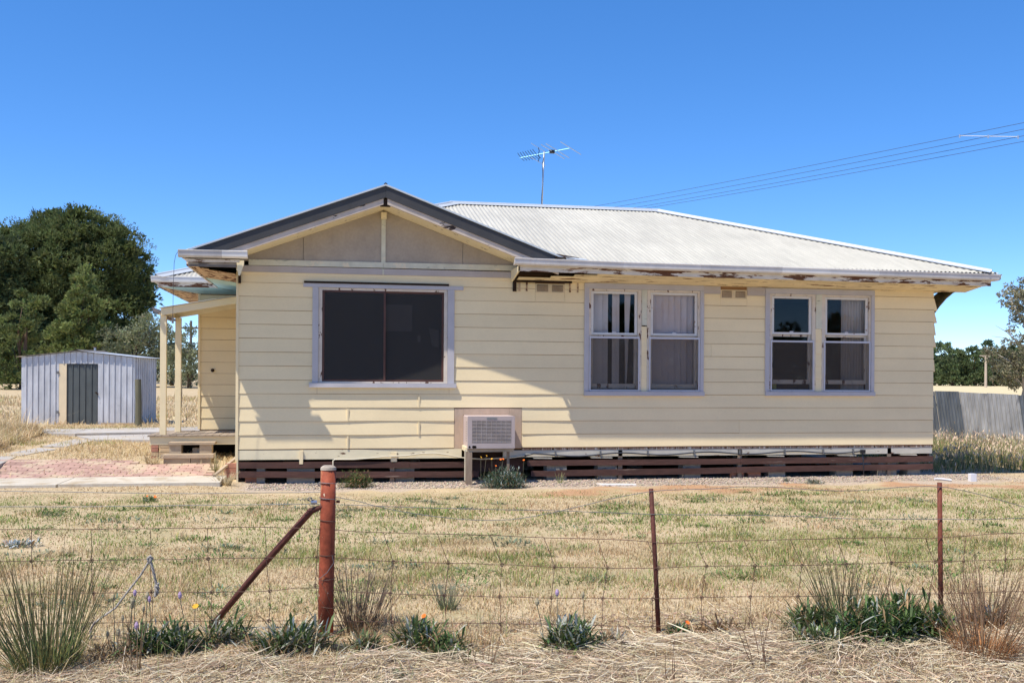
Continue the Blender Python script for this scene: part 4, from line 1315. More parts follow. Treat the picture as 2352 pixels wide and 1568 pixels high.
# ---------------------------------------------------------------- garden shed
SA, SB = Vector((-6.70, 12.52, 0)), Vector((-3.752, 11.98, 0))
su = (SB - SA).normalized()
sv = Vector((-su.y, su.x, 0))
SW = (SB - SA).length
SD = 1.60
sz = 0.245
SH = thing('garden_shed', (-5.1, 12.9, sz), 'small blue-grey corrugated tin shed with a dark door', 'shed')


def sp_(s, d, z):
    p = SA + su * s + sv * d
    return (p.x, p.y, z)


def eave(s):
    return sz + 1.79 + 0.155 * (1 - abs(s - SW / 2) / (SW / 2))


def ribbed(s0, s1, z0, ztop, d, name, mat, per=0.155, rib=0.022, inward=False, along='u', back=None):
    """flat sheet with raised square ribs"""
    sts = []
    s = s0
    sts.append((s0, 0))
    k = 0
    while s + per * 0.5 < s1:
        c = s + per * 0.72
        for off, h in ((0.0, 0), (0.006, 1), (0.030, 1), (0.036, 0)):
            if c + off < s1 - 0.004:
                sts.append((c + off, h))
        s += per
    sts.append((s1, 0))
    m = MB()
    vs = []
    for s, h in sts:
        o = -h * rib
        zt = ztop(s) if callable(ztop) else ztop
        if along == 'u':
            vs += [sp_(s, d + o, z0), sp_(s, d + o, zt)]
        else:
            vs += [sp_(d - o, s, z0), sp_(d - o, s, zt)]
    fs = [(2 * i, 2 * i + 2, 2 * i + 3, 2 * i + 1) for i in range(len(sts) - 1)]
    m.add(vs, fs)
    return m.build(name, mat, SH)


d0, d1, d2 = SW * 0.332, SW * 0.40, SW * 0.678
dt = sz + 1.62
ribbed(0.0, d0, sz + 0.005, eave, 0.0, 'wall_sheet', 'iron_blue')
ribbed(d2, SW, sz + 0.02, eave, 0.0, 'wall_sheet', 'iron_blue')
ribbed(d0, d2, dt, eave, 0.001, 'wall_sheet', 'iron_blue')
ribbed(0.0, SD, sz + 0.02, sz + 1.79, SW, 'wall_sheet', 'iron_blue', along='v')
m = MB()
m.add([sp_(0, 0, sz), sp_(0, SD, sz), sp_(0, SD, sz + 1.79), sp_(0, 0, sz + 1.79)], [(0, 1, 2, 3)])
m.add([sp_(0, SD, sz), sp_(SW, SD, sz), sp_(SW, SD, sz + 1.79), sp_(SW / 2, SD, sz + 1.945), sp_(0, SD, sz + 1.79)], [(0, 1, 2, 3, 4)])
m.build('wall_sheet', 'iron_blue', SH)
dr = ribbed(d1, d2, sz + 0.005, dt - 0.01, 0.035, 'door', 'shed_door', per=0.17, rib=0.02)
MB().hexa([sp_(d0 + 0.01, -0.012, sz), sp_(d1 - 0.002, 0.0, sz), sp_(d1 - 0.002, 0.03, sz), sp_(d0 + 0.01, 0.03, sz), sp_(d0 + 0.01, -0.012, dt - 0.005), sp_(d1 - 0.002, 0.0, dt - 0.005), sp_(d1 - 0.002, 0.03, dt - 0.005), sp_(d0 + 0.01, 0.03, dt - 0.005)]).build('door_edge', 'shed_strip', SH)
for z in (0.30, 1.35):
    MB().hexa([sp_(d0 - 0.05, -0.035, sz + z), sp_(d0 + 0.012, -0.035, sz + z), sp_(d0 + 0.012, -0.024, sz + z), sp_(d0 - 0.05, -0.024, sz + z), sp_(d0 - 0.05, -0.035, sz + z + 0.07), sp_(d0 + 0.012, -0.035, sz + z + 0.07), sp_(d0 + 0.012, -0.024, sz + z + 0.07), sp_(d0 - 0.05, -0.024, sz + z + 0.07)]).build('hinge', 'galv_wire', SH)
MB().tube([sp_(d2 - 0.06, 0.0, sz + 0.86), sp_(d2 - 0.02, -0.04, sz + 0.86), sp_(d2 + 0.01, -0.03, sz + 0.80)], 0.018, 6).build('latch', 'dark_timber', SH)
# roof, two sheets
for sgn in (0, 1):
    m = MB()
    n = 40
    vs, fs = [], []
    for i in range(n + 1):
        d = -0.10 + (SD + 0.2) * i / n
        w = 0.006 * math.cos(2 * math.pi * d / 0.09)
        sa, sb = (-0.11, SW / 2) if sgn == 0 else (SW / 2, SW + 0.12)
        za = eave(min(max(sa, 0), SW)) + 0.018 - (0.012 if sgn == 0 else 0)
        zb_ = eave(min(max(sb, 0), SW)) + 0.018 - (0.012 if sgn else 0)
        vs += [sp_(sa, d, za + w), sp_(sb, d, zb_ + w)]
    for i in range(n):
        fs.append((2 * i, 2 * i + 1, 2 * i + 3, 2 * i + 2))
    m.add(vs, fs).build('roof_sheet', 'shed_roof', SH, True)
m = MB()
vs = []
for d in (-0.12, SD + 0.12):
    for s, z in ((-0.16, -0.01), (-0.03, 0.025), (0.0, 0.035), (0.03, 0.025), (0.16, -0.01)):
        vs.append(sp_(SW / 2 + s, d, eave(SW / 2) + 0.02 + z))
m.add(vs, [(i, i + 1, 6 + i, 5 + i) for i in range(4)]).build('ridge_cap', 'grey_board', SH)
MB().prism_z([sp_(-0.12, -0.02, 0)[:2], sp_(SW + 0.22, -0.02, 0)[:2], sp_(SW + 0.22, SD + 0.1, 0)[:2], sp_(-0.12, SD + 0.1, 0)[:2]], 0.02, sz + 0.012).build('base_slab', 'concrete_grey', SH)
MB().hexa([sp_(d2 + 0.1, -0.06, sz - 0.05), sp_(SW + 0.12, -0.06, sz - 0.05), sp_(SW + 0.12, -0.022, sz - 0.05), sp_(d2 + 0.1, -0.022, sz - 0.05), sp_(d2 + 0.1, -0.06, sz + 0.06), sp_(SW + 0.12, -0.06, sz + 0.06), sp_(SW + 0.12, -0.022, sz + 0.06), sp_(d2 + 0.1, -0.022, sz + 0.06)]).build('sill_plank', 'timber_plank', SH)
vp = thing('vent_pipe', (-5.4, 14.9, 0.3), 'thin pale vent pipe standing behind the tin shed', 'pipe')
MB().tube([(-5.4, 14.9, 0.28), (-5.4, 14.9, 2.36)], 0.028, 8).build('pipe', 'antenna_alu', vp)
MB().tube([(-5.4, 14.9, 2.36), (-5.4, 14.9, 2.39)], 0.055, 8).build('cowl', 'rust_wire', vp)
gpz = float(gz(-3.52, 11.3))
pp = MB().tube([(-3.52, 11.30, gpz - 0.05), (-3.515, 11.30, gpz + 0.6), (-3.53, 11.30, gpz + 1.22)], [0.085, 0.08, 0.078], 12).build('timber_post', 'post_green')
tag(pp, 'round treated timber post standing before the tin shed', 'post')

# ---------------------------------------------------------------- corrugated iron fence on the right
IF = thing('iron_fence', (17.3, 7.0, 0.0), 'leaning old corrugated iron fence beyond the house', 'fence')
tops = [(15.85, 7.42), (16.54, 7.25), (17.085, 7.05), (17.505, 6.55), (17.93, 5.95), (18.33, 5.35), (18.75, 4.75), (19.15, 4.15)]
ztp = [1.285, 1.280, 1.272, 1.243, 1.214, 1.18, 1.16, 1.13]
mats = ['fence_iron_dark', 'fence_iron_dark', 'fence_iron_pale', 'fence_iron_pale', 'fence_iron_dark', 'fence_iron_pale', 'fence_iron_dark']
for i in range(7):
    a = Vector((*tops[i], 0))
    b = Vector((*tops[i + 1], 0))
    d = b - a
    nrm = Vector((-d.y, d.x, 0)).normalized()
    n = 54
    vs = []
    for k in range(n + 1):
        t = k / n
        p = a + d * t - nrm * (0.006 * (i % 2))
        w = 0.015 * math.cos(2 * math.pi * t * 8)
        lean = 0.19
        for z, sh in ((-0.05, lean), (ztp[i] + (ztp[i + 1] - ztp[i]) * t + 0.012 * (i % 2), 0.0)):
            q = p + d.normalized() * sh + nrm * (w - sh * 0.15)
            vs.append((q.x, q.y, z))
    m = MB().add(vs, [(2 * k, 2 * k + 2, 2 * k + 3, 2 * k + 1) for k in range(n)])
    m.build('iron_sheet', mats[i], IF, True)
MB().tube([(15.9, 7.55, 0.95), (17.1, 7.2, 0.93), (18.0, 6.1, 0.9), (19.2, 4.3, 0.85)], 0.035, 6).build('fence_rail', 'timber_grey', IF)
for p in ((17.15, 7.28), (18.1, 6.15), (19.0, 4.85)):
    MB().tube([(p[0], p[1], -0.1), (p[0] - 0.03, p[1], 1.15)], 0.045, 8).build('fence_post', 'timber_grey', IF)

# ---------------------------------------------------------------- wire fence in the foreground
WF = thing('wire_fence', (1.4, -9.28, 0.0), 'rusty wire mesh fence with a red strainer post', 'fence')


def fy(x):
    return -9.28 - 0.118 * (x - 1.4)


P0 = float(gz(1.4, -9.28))
sp0 = MB().tube([(1.392, -9.28, P0 - 0.08), (1.395, -9.28, 0.3), (1.402, -9.28, 0.7), (1.404, -9.28, 1.020)], [0.0475, 0.047, 0.0465, 0.046], 24).build('strainer_post', 'rust_post', WF, True, label='thick rusty red round strainer post')
MB().tube([(1.404, -9.28, 1.0202), (1.404, -9.28, 1.036), (1.404, -9.28, 1.047)], [0.0485, 0.046, 0.030], 24).build('post_cap', 'rust_cap', sp0)
MB().tube([(1.335, -9.28, 0.822), (1.30, -9.285, 0.823)], 0.013, 8).build('bolt', 'bolt_steel', sp0)
MB().tube([(1.452, -9.28, 0.824), (1.475, -9.28, 0.824)], 0.009, 8).build('bolt', 'rust_dark', sp0)
MB().tube([(1.375, -9.30, 0.800), (1.30, -9.25, 0.765), (0.98, -9.11, 0.385), (0.66, -8.96, -0.02)], [0.013, 0.021, 0.0205, 0.020], 12).build('brace', 'rust_dark', WF, True, label='slanting rusty pipe brace')
for (xb, xt, zt) in ((3.452, 3.392, 0.902), (5.262, 5.245, 0.938)):
    yb = fy(xb)
    MB().tube([(xb, yb, -0.08), ((xb + xt) / 2, yb, zt / 2), (xt, yb, zt)], 0.0145 if xb < 4 else 0.0155, 10).build('fence_post', 'rust_dark' if xb < 4 else 'rust_red', WF, True)


def wirepath(keys, jit=0.003, step=0.12):
    """smooth path through (x, z) keys along the fence line"""
    xs = [k[0] for k in keys]
    zs = [k[1] for k in keys]
    out, x = [], xs[0]
    X = np.arange(xs[0], xs[-1] + step, step)
    Zs = np.interp(X, xs, zs)
    Zs = np.convolve(np.pad(Zs, 1, 'edge'), [0.25, 0.5, 0.25], 'valid')
    return [(float(a), fy(float(a)) - 0.02, float(b) + random.uniform(-jit, jit)) for a, b in zip(X, Zs)]


def W(name, keys, r, mat, jit=0.003):
    return MB().tube(wirepath(keys, jit), r, 5).build(name, mat, WF)


W('plain_wire', [(-2.753, 0.914), (-0.537, 0.896), (0.483, 0.878), (1.354, 0.885)], 0.0022, 'galv_wire', 0.001)
W('plain_wire', [(-2.752, 0.786), (-0.537, 0.801), (0.098, 0.8), (0.742, 0.809), (1.355, 0.813)], 0.0022, 'galv_wire', 0.001)
W('plain_wire', [(1.446, 0.863), (1.605, 0.823), (1.79, 0.774), (2.056, 0.73), (2.324, 0.708), (2.539, 0.71), (2.809, 0.761), (3.107, 0.836), (3.399, 0.895), (3.737, 0.9), (3.959, 0.919), (4.181, 0.914), (4.517, 0.888), (4.657, 0.883), (4.94, 0.91), (5.215, 0.924), (5.366, 0.898), (5.567, 0.848), (5.803, 0.777), (6.817, 0.534), (8.006, 0.815)], 0.0021, 'galv_wire', 0.001)
W('plain_wire', [(1.447, 0.812), (1.79, 0.796), (2.323, 0.778), (2.727, 0.772), (3.408, 0.742), (3.821, 0.739), (4.238, 0.732), (4.687, 0.711), (5.196, 0.709), (5.539, 0.703), (5.803, 0.716), (8.006, 0.729)], 0.0021, 'galv_wire', 0.001)
ROWS = [[(-2.751, 0.653), (-0.536, 0.665), (-0.029, 0.666), (0.691, 0.668), (1.026, 0.68), (1.238, 0.663), (1.356, 0.668), (1.448, 0.652), (1.791, 0.634), (2.324, 0.621), (2.864, 0.597), (3.382, 0.579), (3.492, 0.554), (3.739, 0.574), (4.128, 0.578), (4.463, 0.585), (4.941, 0.596), (5.197, 0.581), (5.454, 0.608), (5.804, 0.618), (8.007, 0.629)],
        [(-2.75, 0.474), (-0.535, 0.474), (0.331, 0.479), (1.003, 0.486), (1.265, 0.479), (1.357, 0.492), (1.449, 0.486), (1.792, 0.457), (2.218, 0.447), (2.973, 0.412), (3.41, 0.409), (3.713, 0.418), (4.073, 0.419), (4.464, 0.419), (4.942, 0.433), (5.198, 0.437), (5.805, 0.453), (8.008, 0.457)],
        [(-2.749, 0.27), (-0.534, 0.272), (0.357, 0.284), (1.005, 0.278), (1.266, 0.306), (1.358, 0.321), (1.45, 0.277), (1.793, 0.261), (2.22, 0.244), (2.758, 0.229), (3.411, 0.215), (3.742, 0.224), (4.325, 0.224), (4.944, 0.233), (5.199, 0.231), (5.806, 0.246), (8.009, 0.257)],
        [(-2.748, 0.096), (-0.533, 0.092), (0.358, 0.104), (1.006, 0.103), (1.359, 0.102), (1.451, 0.096), (1.874, 0.086), (2.597, 0.068), (3.358, 0.041), (3.743, 0.059), (4.242, 0.057), (4.803, 0.054), (5.2, 0.07), (5.807, 0.086), (8.01, 0.085)],
        [(-2.747, -0.07), (-0.532, -0.084), (1.007, -0.076), (2.597, -0.062), (3.413, -0.104), (4.243, -0.119), (5.808, -0.104), (8.011, -0.101)]]
for r in ROWS:
    W('mesh_wire', r, 0.0022, 'rust_wire', 0.0025)


# crossing points (x, z) of each stay with the five mesh wires
stays = [[(-0.346, 0.665), (-0.345, 0.475), (-0.332, 0.275), (-0.325, 0.094), (-0.319, -0.083)],
         [(-0.001, 0.666), (0.005, 0.477), (0.017, 0.279), (0.02, 0.099), (0.026, -0.081)],
         [(0.345, 0.667), (0.349, 0.479), (0.357, 0.284), (0.356, 0.104), (0.357, -0.079)],
         [(0.685, 0.668), (0.689, 0.483), (0.714, 0.281), (0.715, 0.103), (0.705, -0.077)],
         [(1.026, 0.68), (1.035, 0.485), (1.057, 0.284), (1.053, 0.103), (1.048, -0.075)],
         [(1.356, 0.668), (1.338, 0.489), (1.331, 0.317), (1.359, 0.102), (1.368, -0.073)],
         [(1.738, 0.637), (1.8, 0.457), (1.783, 0.262), (1.794, 0.088), (1.79, -0.069)],
         [(2.068, 0.628), (2.135, 0.449), (2.113, 0.249), (2.124, 0.08), (2.12, -0.066)],
         [(2.391, 0.618), (2.465, 0.435), (2.45, 0.238), (2.457, 0.071), (2.452, -0.063)],
         [(2.72, 0.604), (2.789, 0.421), (2.771, 0.229), (2.769, 0.062), (2.77, -0.071)],
         [(3.054, 0.591), (3.118, 0.411), (3.089, 0.222), (3.084, 0.051), (3.085, -0.087)],
         [(3.365, 0.579), (3.438, 0.41), (3.403, 0.216), (3.401, 0.043), (3.397, -0.103)],
         [(3.676, 0.569), (3.74, 0.418), (3.711, 0.223), (3.712, 0.058), (3.694, -0.109)],
         [(3.977, 0.577), (4.048, 0.419), (4.019, 0.224), (4.014, 0.058), (3.982, -0.115)],
         [(4.273, 0.581), (4.346, 0.419), (4.322, 0.224), (4.32, 0.057), (4.305, -0.119)],
         [(4.569, 0.587), (4.632, 0.424), (4.611, 0.228), (4.606, 0.055), (4.602, -0.116)],
         [(4.868, 0.595), (4.923, 0.432), (4.896, 0.232), (4.888, 0.057), (4.884, -0.113)],
         [(5.146, 0.584), (5.206, 0.437), (5.165, 0.231), (5.16, 0.068), (5.156, -0.111)],
         [(5.408, 0.603), (5.392, 0.442), (5.384, 0.235), (5.38, 0.075), (5.372, -0.108)],
         [(5.677, 0.614), (5.667, 0.449), (5.656, 0.242), (5.655, 0.082), (5.653, -0.106)],
         [(5.948, 0.619), (5.943, 0.453), (5.939, 0.246), (5.937, 0.086), (5.935, -0.104)],
         [(6.232, 0.62), (6.227, 0.454), (6.223, 0.248), (6.218, 0.086), (6.213, -0.104)],
         [(-0.687, 0.664), (-0.681, 0.474), (-0.675, 0.272), (-0.671, 0.092), (-0.67, -0.083)],
         [(-1.013, 0.663), (-1.007, 0.474), (-1.0, 0.272), (-0.997, 0.093), (-0.996, -0.081)]]
for s in stays:
    pts = []
    m = MB()
    for i, (x, z) in enumerate(s):
        pts.append((x, fy(x) - 0.021, z))
        if i + 1 < len(s):
            x2, z2 = s[i + 1]
            pts.append((0.5 * (x + x2) + random.uniform(-0.006, 0.006), fy(x) - 0.021, 0.5 * (z + z2)))
        if i in (1, 2, 3):
            m.ring((x, fy(x) - 0.022, z), 0.0105, 0.0022, n=10)
            m.ring((x + 0.003, fy(x) - 0.024, z), 0.0075, 0.0018, n=8)
    m.tube(pts, 0.002, 5)
    m.build('stay_wire', 'rust_wire', WF)
# tie wires round the posts
for z, t in ((0.935, 0.01), (0.838, 0.012), (0.70, 0.016), (0.50, 0.0), (0.36, -0.01), (0.17, 0.02)):
    m = MB()
    pts = []
    for k in range(15):
        a = 2 * math.pi * k / 14
        pts.append((1.40 + 0.0495 * math.cos(a), -9.28 + 0.0495 * math.sin(a), z + t * math.sin(a * 0.5)))
    m.tube(pts, 0.0022, 5)
    m.build('tie_wire', 'galv_wire' if z > 0.8 else 'rust_wire', WF)
for z, x in ((0.932, 1.28), (0.842, 1.22)):
    m = MB()
    m.tube([(x + 0.10 * k / 16, fy(1.3) - 0.02 + 0.006 * math.cos(k * 1.6), z + 0.006 * math.sin(k * 1.6)) for k in range(17)], 0.0022, 5)
    m.ring((x + 0.075, fy(1.3) - 0.022, z), 0.012, 0.003, n=10)
    m.build('wire_knot', 'galv_wire', WF)
MB().tube([(1.43, fy(1.43) - 0.05, 0.50), (1.44, fy(1.43) - 0.053, 0.46), (1.40, -9.335, 0.40), (1.35, -9.33, 0.36)], 0.0018, 5).build('tie_wire', 'galv_wire', WF)
stk = MB().tube([(5.215, fy(5.2) - 0.0, 0.962), (5.26, fy(5.2), 0.960), (5.325, fy(5.3), 0.952)], 0.0085, 7).build('stick', 'white_sheet')
tag(stk, 'short pale stick lying across the top of the thin rusty post', 'stick')
# knotted rope on the mesh
RP = thing('rope', (0.30, fy(0.2), 0.0), 'frayed grey rope knotted through the wire mesh', 'rope')


def rope(pts, r, name):
    P = [Vector((x, fy(x) - 0.03, z)) for x, z in pts]
    m = MB()
    fine = []
    for a, b in zip(P[:-1], P[1:]):
        k = max(2, int((b - a).length / 0.008))
        fine += [a + (b - a) * (i / k) for i in range(k)]
    fine.append(P[-1])
    for s in range(3):
        pts3 = []
        for i, p in enumerate(fine):
            a = i * 0.55 + s * 2.094
            pts3.append(p + Vector((math.cos(a) * r * 0.55, math.sin(a) * r * 0.55, math.sin(a + 0.8) * r * 0.45)))
        m.tube(pts3, r * 0.6, 5)
    return m.build(name, 'rope', RP, True)


rope([(0.346, 0.477), (0.293, 0.387), (0.216, 0.287), (0.148, 0.193), (0.076, 0.141), (0.025, 0.104), (0.005, 0.068), (0.001, -0.011)], 0.0075, 'strand')
rope([(0.346, 0.487), (0.362, 0.434), (0.377, 0.368), (0.388, 0.323)], 0.0075, 'strand')
rope([(0.388, 0.334), (0.391, 0.302), (0.381, 0.26)], 0.014, 'knot')
rope([(0.333, 0.487), (0.346, 0.503), (0.359, 0.484), (0.346, 0.466), (0.333, 0.487)], 0.009, 'knot')

# distant poles
up_ = thing('utility_pole', (-12.0, 98.0, 0.6), 'far dark power pole with crossarm above the olive trees', 'pole')
pt = Vector((-14.262, 99.298, 7.265))
up_.location = (pt.x, pt.y, 0.6)
ORIGIN[up_.name] = Vector((pt.x, pt.y, 0.6))
MB().tube([(pt.x, pt.y, 0.5), (pt.x, pt.y, pt.z + 0.35)], [0.17, 0.13], 8).build('shaft', 'pole_dark', up_)
MB().box(pt.x - 1.2, pt.x + 1.2, pt.y - 0.06, pt.y + 0.06, pt.z - 0.55, pt.z - 0.38).build('crossarm', 'pole_dark', up_)
for dx in (-1.05, -0.6, 0.6, 1.05):
    MB().tube([(pt.x + dx, pt.y, pt.z - 0.38), (pt.x + dx, pt.y, pt.z - 0.2)], 0.06, 6).build('insulator', 'pole_dark', up_)
pt = Vector((126.012, 154.956, 6.255))
u2 = thing('utility_pole', (pt.x, pt.y, 0.0), 'pale timber power pole standing before the far pine wood', 'pole')
MB().tube([(pt.x, pt.y, -0.1), (pt.x, pt.y, pt.z)], [0.26, 0.20], 8).build('shaft', 'pole_timber', u2)
MB().box(pt.x - 1.3, pt.x + 1.3, pt.y - 0.08, pt.y + 0.08, pt.z - 0.2, pt.z - 0.02).build('crossarm', 'pole_timber', u2)
for s_ in (-1, 1):
    MB().tube([(pt.x, pt.y - 0.15, pt.z - 0.8), (pt.x + s_ * 0.8, pt.y - 0.12, pt.z - 0.18)], 0.05, 5).build('strut', 'pole_timber', u2)
# ---------------------------------------------------------------- plants and grass
def jitcol(base, n, hv=0.12, sat=0.08):
    c = np.tile(np.array(base, float), (n, 1))
    c *= (1 + rng.normal(0, hv, (n, 1)))
    c *= (1 + rng.normal(0, sat, (n, 3)))
    return np.clip(c, 0.004, 0.95)


def blades(P, h, w, az, bend, C, tipC=None):
    """arrays of two-segment grass blades: root P, height h, width w, facing az, sideways bend; returns V, T, C"""
    n = len(P)
    ca, sa = np.cos(az), np.sin(az)
    side = np.stack([-sa, ca, np.zeros(n)], 1) * (w / 2)[:, None]
    fwd = np.stack([ca, sa, np.zeros(n)], 1)
    mid = P + fwd * (bend * 0.35)[:, None] + np.array([0, 0, 1.0]) * (h * 0.58)[:, None]
    tip = P + fwd * bend[:, None] + np.array([0, 0, 1.0]) * h[:, None]
    V = np.stack([P - side, P + side, mid - side * 0.75, mid + side * 0.75, tip], 1).reshape(-1, 3)
    k = np.arange(n)[:, None] * 5
    T = np.concatenate([k + np.array([[0, 1, 3]]), k + np.array([[0, 3, 2]]), k + np.array([[2, 3, 4]])])
    if tipC is None:
        tipC = C
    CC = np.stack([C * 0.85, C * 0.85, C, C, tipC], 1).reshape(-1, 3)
    return V, T, CC


STRAW = np.array([0.55, 0.415, 0.235])
STRAW2 = np.array([0.66, 0.545, 0.35])
OLIVE = np.array([0.34, 0.33, 0.115])
GREEN = np.array([0.175, 0.26, 0.062])
RUST = np.array([0.36, 0.19, 0.09])


def inview(x, y, pad=2.8):
    """keep what stands roughly in the view, with a margin to each side"""
    S, C = math.sin(YAW), math.cos(YAW)
    dx, dy = x - 1.427, y + 15.4
    z = dx * S + dy * C
    l = dx * C - dy * S
    return (z > 4.2) & (np.abs(l) < z * 0.525 + pad)


def house_free(x, y):
    a = (x > -0.05) & (x < 11.8) & (y > -0.08) & (y < 9)
    path = (y > -0.74) & (y < 0.30) & (x < -0.12)
    brick = (y > 0.28) & (y < 1.95) & (x > -4.9) & (x < -0.35)
    yard = (x > -5.2) & (x < -1.2) & (y > 6.5) & (y < 10.4) & (x + 0.45 * (y - 6.5) > -3.6 + 0.0 * y)
    spill = (rng.uniform(0, 1, x.shape) < np.where(fbm(x * 1.3, y * 1.3, 15) > 0.54, 0.30, 0.035)) & ~a
    return ~(a | path | brick | yard) | spill


def lawn(n, x0, x1, y0, y1, hm, wm, density, cols, name, label, cat, kind='stuff', mat='grass', bendm=0.9):
    x = rng.uniform(x0, x1, n)
    y = rng.uniform(y0, y1, n)
    k = inview(x, y) & house_free(x, y)
    k &= rng.uniform(0, 1, n) < density(x, y)
    x, y = x[k], y[k]
    n = len(x)
    C, hs = cols(x, y)
    h = hm * hs * rng.lognormal(0, 0.35, n)
    w = wm * rng.uniform(0.7, 1.4, n)
    P = np.stack([x, y, gz(x, y) - 0.004], 1)
    return blades(P, h, w, rng.uniform(0, 2 * math.pi, n), h * bendm * rng.uniform(0.1, 1.6, n), C)


def mixcols(x, y):
    n = len(x)
    g = fbm(x * 0.75 + 3, y * 0.95, 21) + 0.45 * (fbm(x * 2.9, y * 2.9, 23) - 0.5)
    # greener in the middle of the lawn, drier at the fence and by the house
    band = sstep(-9.0, -7.6, y) * (1 - sstep(-2.4, -1.4, y)) * (0.70 + 0.3 * sstep(-8, -4, y))
    pg = np.clip((g - 0.32) / 0.24, 0, 1) * band * 0.76
    r = rng.uniform(0, 1, n)
    isg = r < pg
    C = jitcol(STRAW, n, 0.18, 0.04)
    pale = rng.uniform(0, 1, n) < 0.30
    C[pale] = jitcol(STRAW2, pale.sum(), 0.14, 0.03)
    dk = rng.uniform(0, 1, n) < 0.17
    C[dk] = jitcol((0.34, 0.195, 0.10), dk.sum(), 0.2, 0.05)
    ol = isg & (rng.uniform(0, 1, n) < 0.5)
    C[isg] = jitcol(GREEN, isg.sum(), 0.22, 0.07)
    C[ol] = jitcol(OLIVE, ol.sum(), 0.2, 0.06)
    hs = np.where(isg, 0.95, 0.85) * (0.55 + 1.1 * vnoise(x * 3.1, y * 3.1, 31) ** 2) * (0.55 + 0.45 * (1 - sstep(-4, -1.6, y)))
    return C, hs


def dens_lawn(x, y):
    d = 0.42 + 0.58 * np.clip((fbm(x * 2.3, y * 2.3, 41) - 0.30) / 0.22, 0, 1)
    bare = sstep(-1.7, -1.1, y + 0.7 * (fbm(x * 0.9, y * 0.9, 44) - 0.5)) * sstep(-0.2, 0.5, x) * (1 - sstep(11.9, 12.6, x))
    red = sstep(-2.5, -2.0, y) * (1 - sstep(-1.2, -0.9, y)) * np.clip((fbm(x * 0.8, y * 0.8, 45) - 0.42) / 0.12, 0, 1) * sstep(3.5, 4.5, x)
    return d * (1 - 0.96 * bare) * (1 - 0.7 * red)


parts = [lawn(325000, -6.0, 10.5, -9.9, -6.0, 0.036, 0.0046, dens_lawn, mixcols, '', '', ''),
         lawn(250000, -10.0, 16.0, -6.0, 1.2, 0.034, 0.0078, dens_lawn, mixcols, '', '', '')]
V, T, C, off = [], [], [], 0
for v, t, c in parts:
    V.append(v); T.append(t + off); C.append(c); off += len(v)
lg = fast('lawn_grass', np.concatenate(V), np.concatenate(T), np.concatenate(C), 'grass')
tag(lg, 'patchy half-dry lawn grass in front of the house', 'grass', None, 'stuff')


def drycols(x, y):
    n = len(x)
    C = jitcol(STRAW, n, 0.16, 0.04)
    p = rng.uniform(0, 1, n) < 0.45
    C[p] = jitcol(STRAW2, p.sum(), 0.12, 0.03)
    g = (rng.uniform(0, 1, n) < 0.5) & (fbm(x * 0.5, y * 0.5, 51) > 0.60)
    C[g] = jitcol(OLIVE, g.sum(), 0.2, 0.06)
    return C, 0.7 + 0.9 * vnoise(x * 0.9, y * 0.9, 52) ** 2


def dens_left(x, y):
    d = 0.25 + 0.75 * np.clip((fbm(x * 1.1, y * 1.1, 61) - 0.3) / 0.25, 0, 1)
    return np.where((x > -4.45) & (x < -3.65) & (y > 1.0) & (y < 7.5), 0.22 * (fbm(x * 2, y * 2, 63) > 0.45), d)


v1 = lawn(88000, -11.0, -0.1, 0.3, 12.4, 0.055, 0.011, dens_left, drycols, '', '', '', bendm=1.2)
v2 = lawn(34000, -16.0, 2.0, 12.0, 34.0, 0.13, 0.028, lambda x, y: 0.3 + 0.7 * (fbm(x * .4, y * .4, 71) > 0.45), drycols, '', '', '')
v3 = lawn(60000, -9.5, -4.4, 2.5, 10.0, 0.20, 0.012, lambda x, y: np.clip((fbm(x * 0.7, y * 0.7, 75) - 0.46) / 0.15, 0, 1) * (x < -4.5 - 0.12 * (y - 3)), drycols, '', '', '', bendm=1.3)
V, T, C, off = [], [], [], 0
for v, t, c in (v1, v2, v3):
    V.append(v); T.append(t + off); C.append(c); off += len(v)
dg = fast('dry_grass', np.concatenate(V), np.concatenate(T), np.concatenate(C), 'grass')
tag(dg, 'yellow dry grass on the yard beside the shed', 'grass', None, 'stuff')


# straw litter along the verge in front of the fence
def strands(x, y, z, L, w, az, pitch, C, curl):
    n = len(x)
    P = np.stack([x, y, z], 1)
    d = np.stack([np.cos(az) * np.cos(pitch), np.sin(az) * np.cos(pitch), np.sin(pitch)], 1)
    s = np.stack([-np.sin(az), np.cos(az), np.zeros(n)], 1)
    up = np.array([0, 0, 1.0])
    roll = rng.uniform(-1.2, 1.2, n)[:, None]
    sw = s * np.cos(roll) + up * np.sin(roll)
    V = []
    for t in (0, 0.5, 1.0):
        c = P + d * (L * (t - 0.5))[:, None] + s * (curl * (t - 0.5) ** 2 * 4)[:, None] + up * (-(t - 0.5) ** 2 * L * 0.12)[:, None]
        ww = (w / 2)[:, None] * (1.0 if t < 1 else 0.5)
        V += [c - sw * ww, c + sw * ww]
    V = np.stack(V, 1).reshape(-1, 3)
    k = np.arange(n)[:, None] * 6
    T = np.concatenate([k + np.array([q]) for q in ([0, 1, 3], [0, 3, 2], [2, 3, 5], [2, 5, 4])])
    return V, T, np.repeat(C, 6, axis=0)


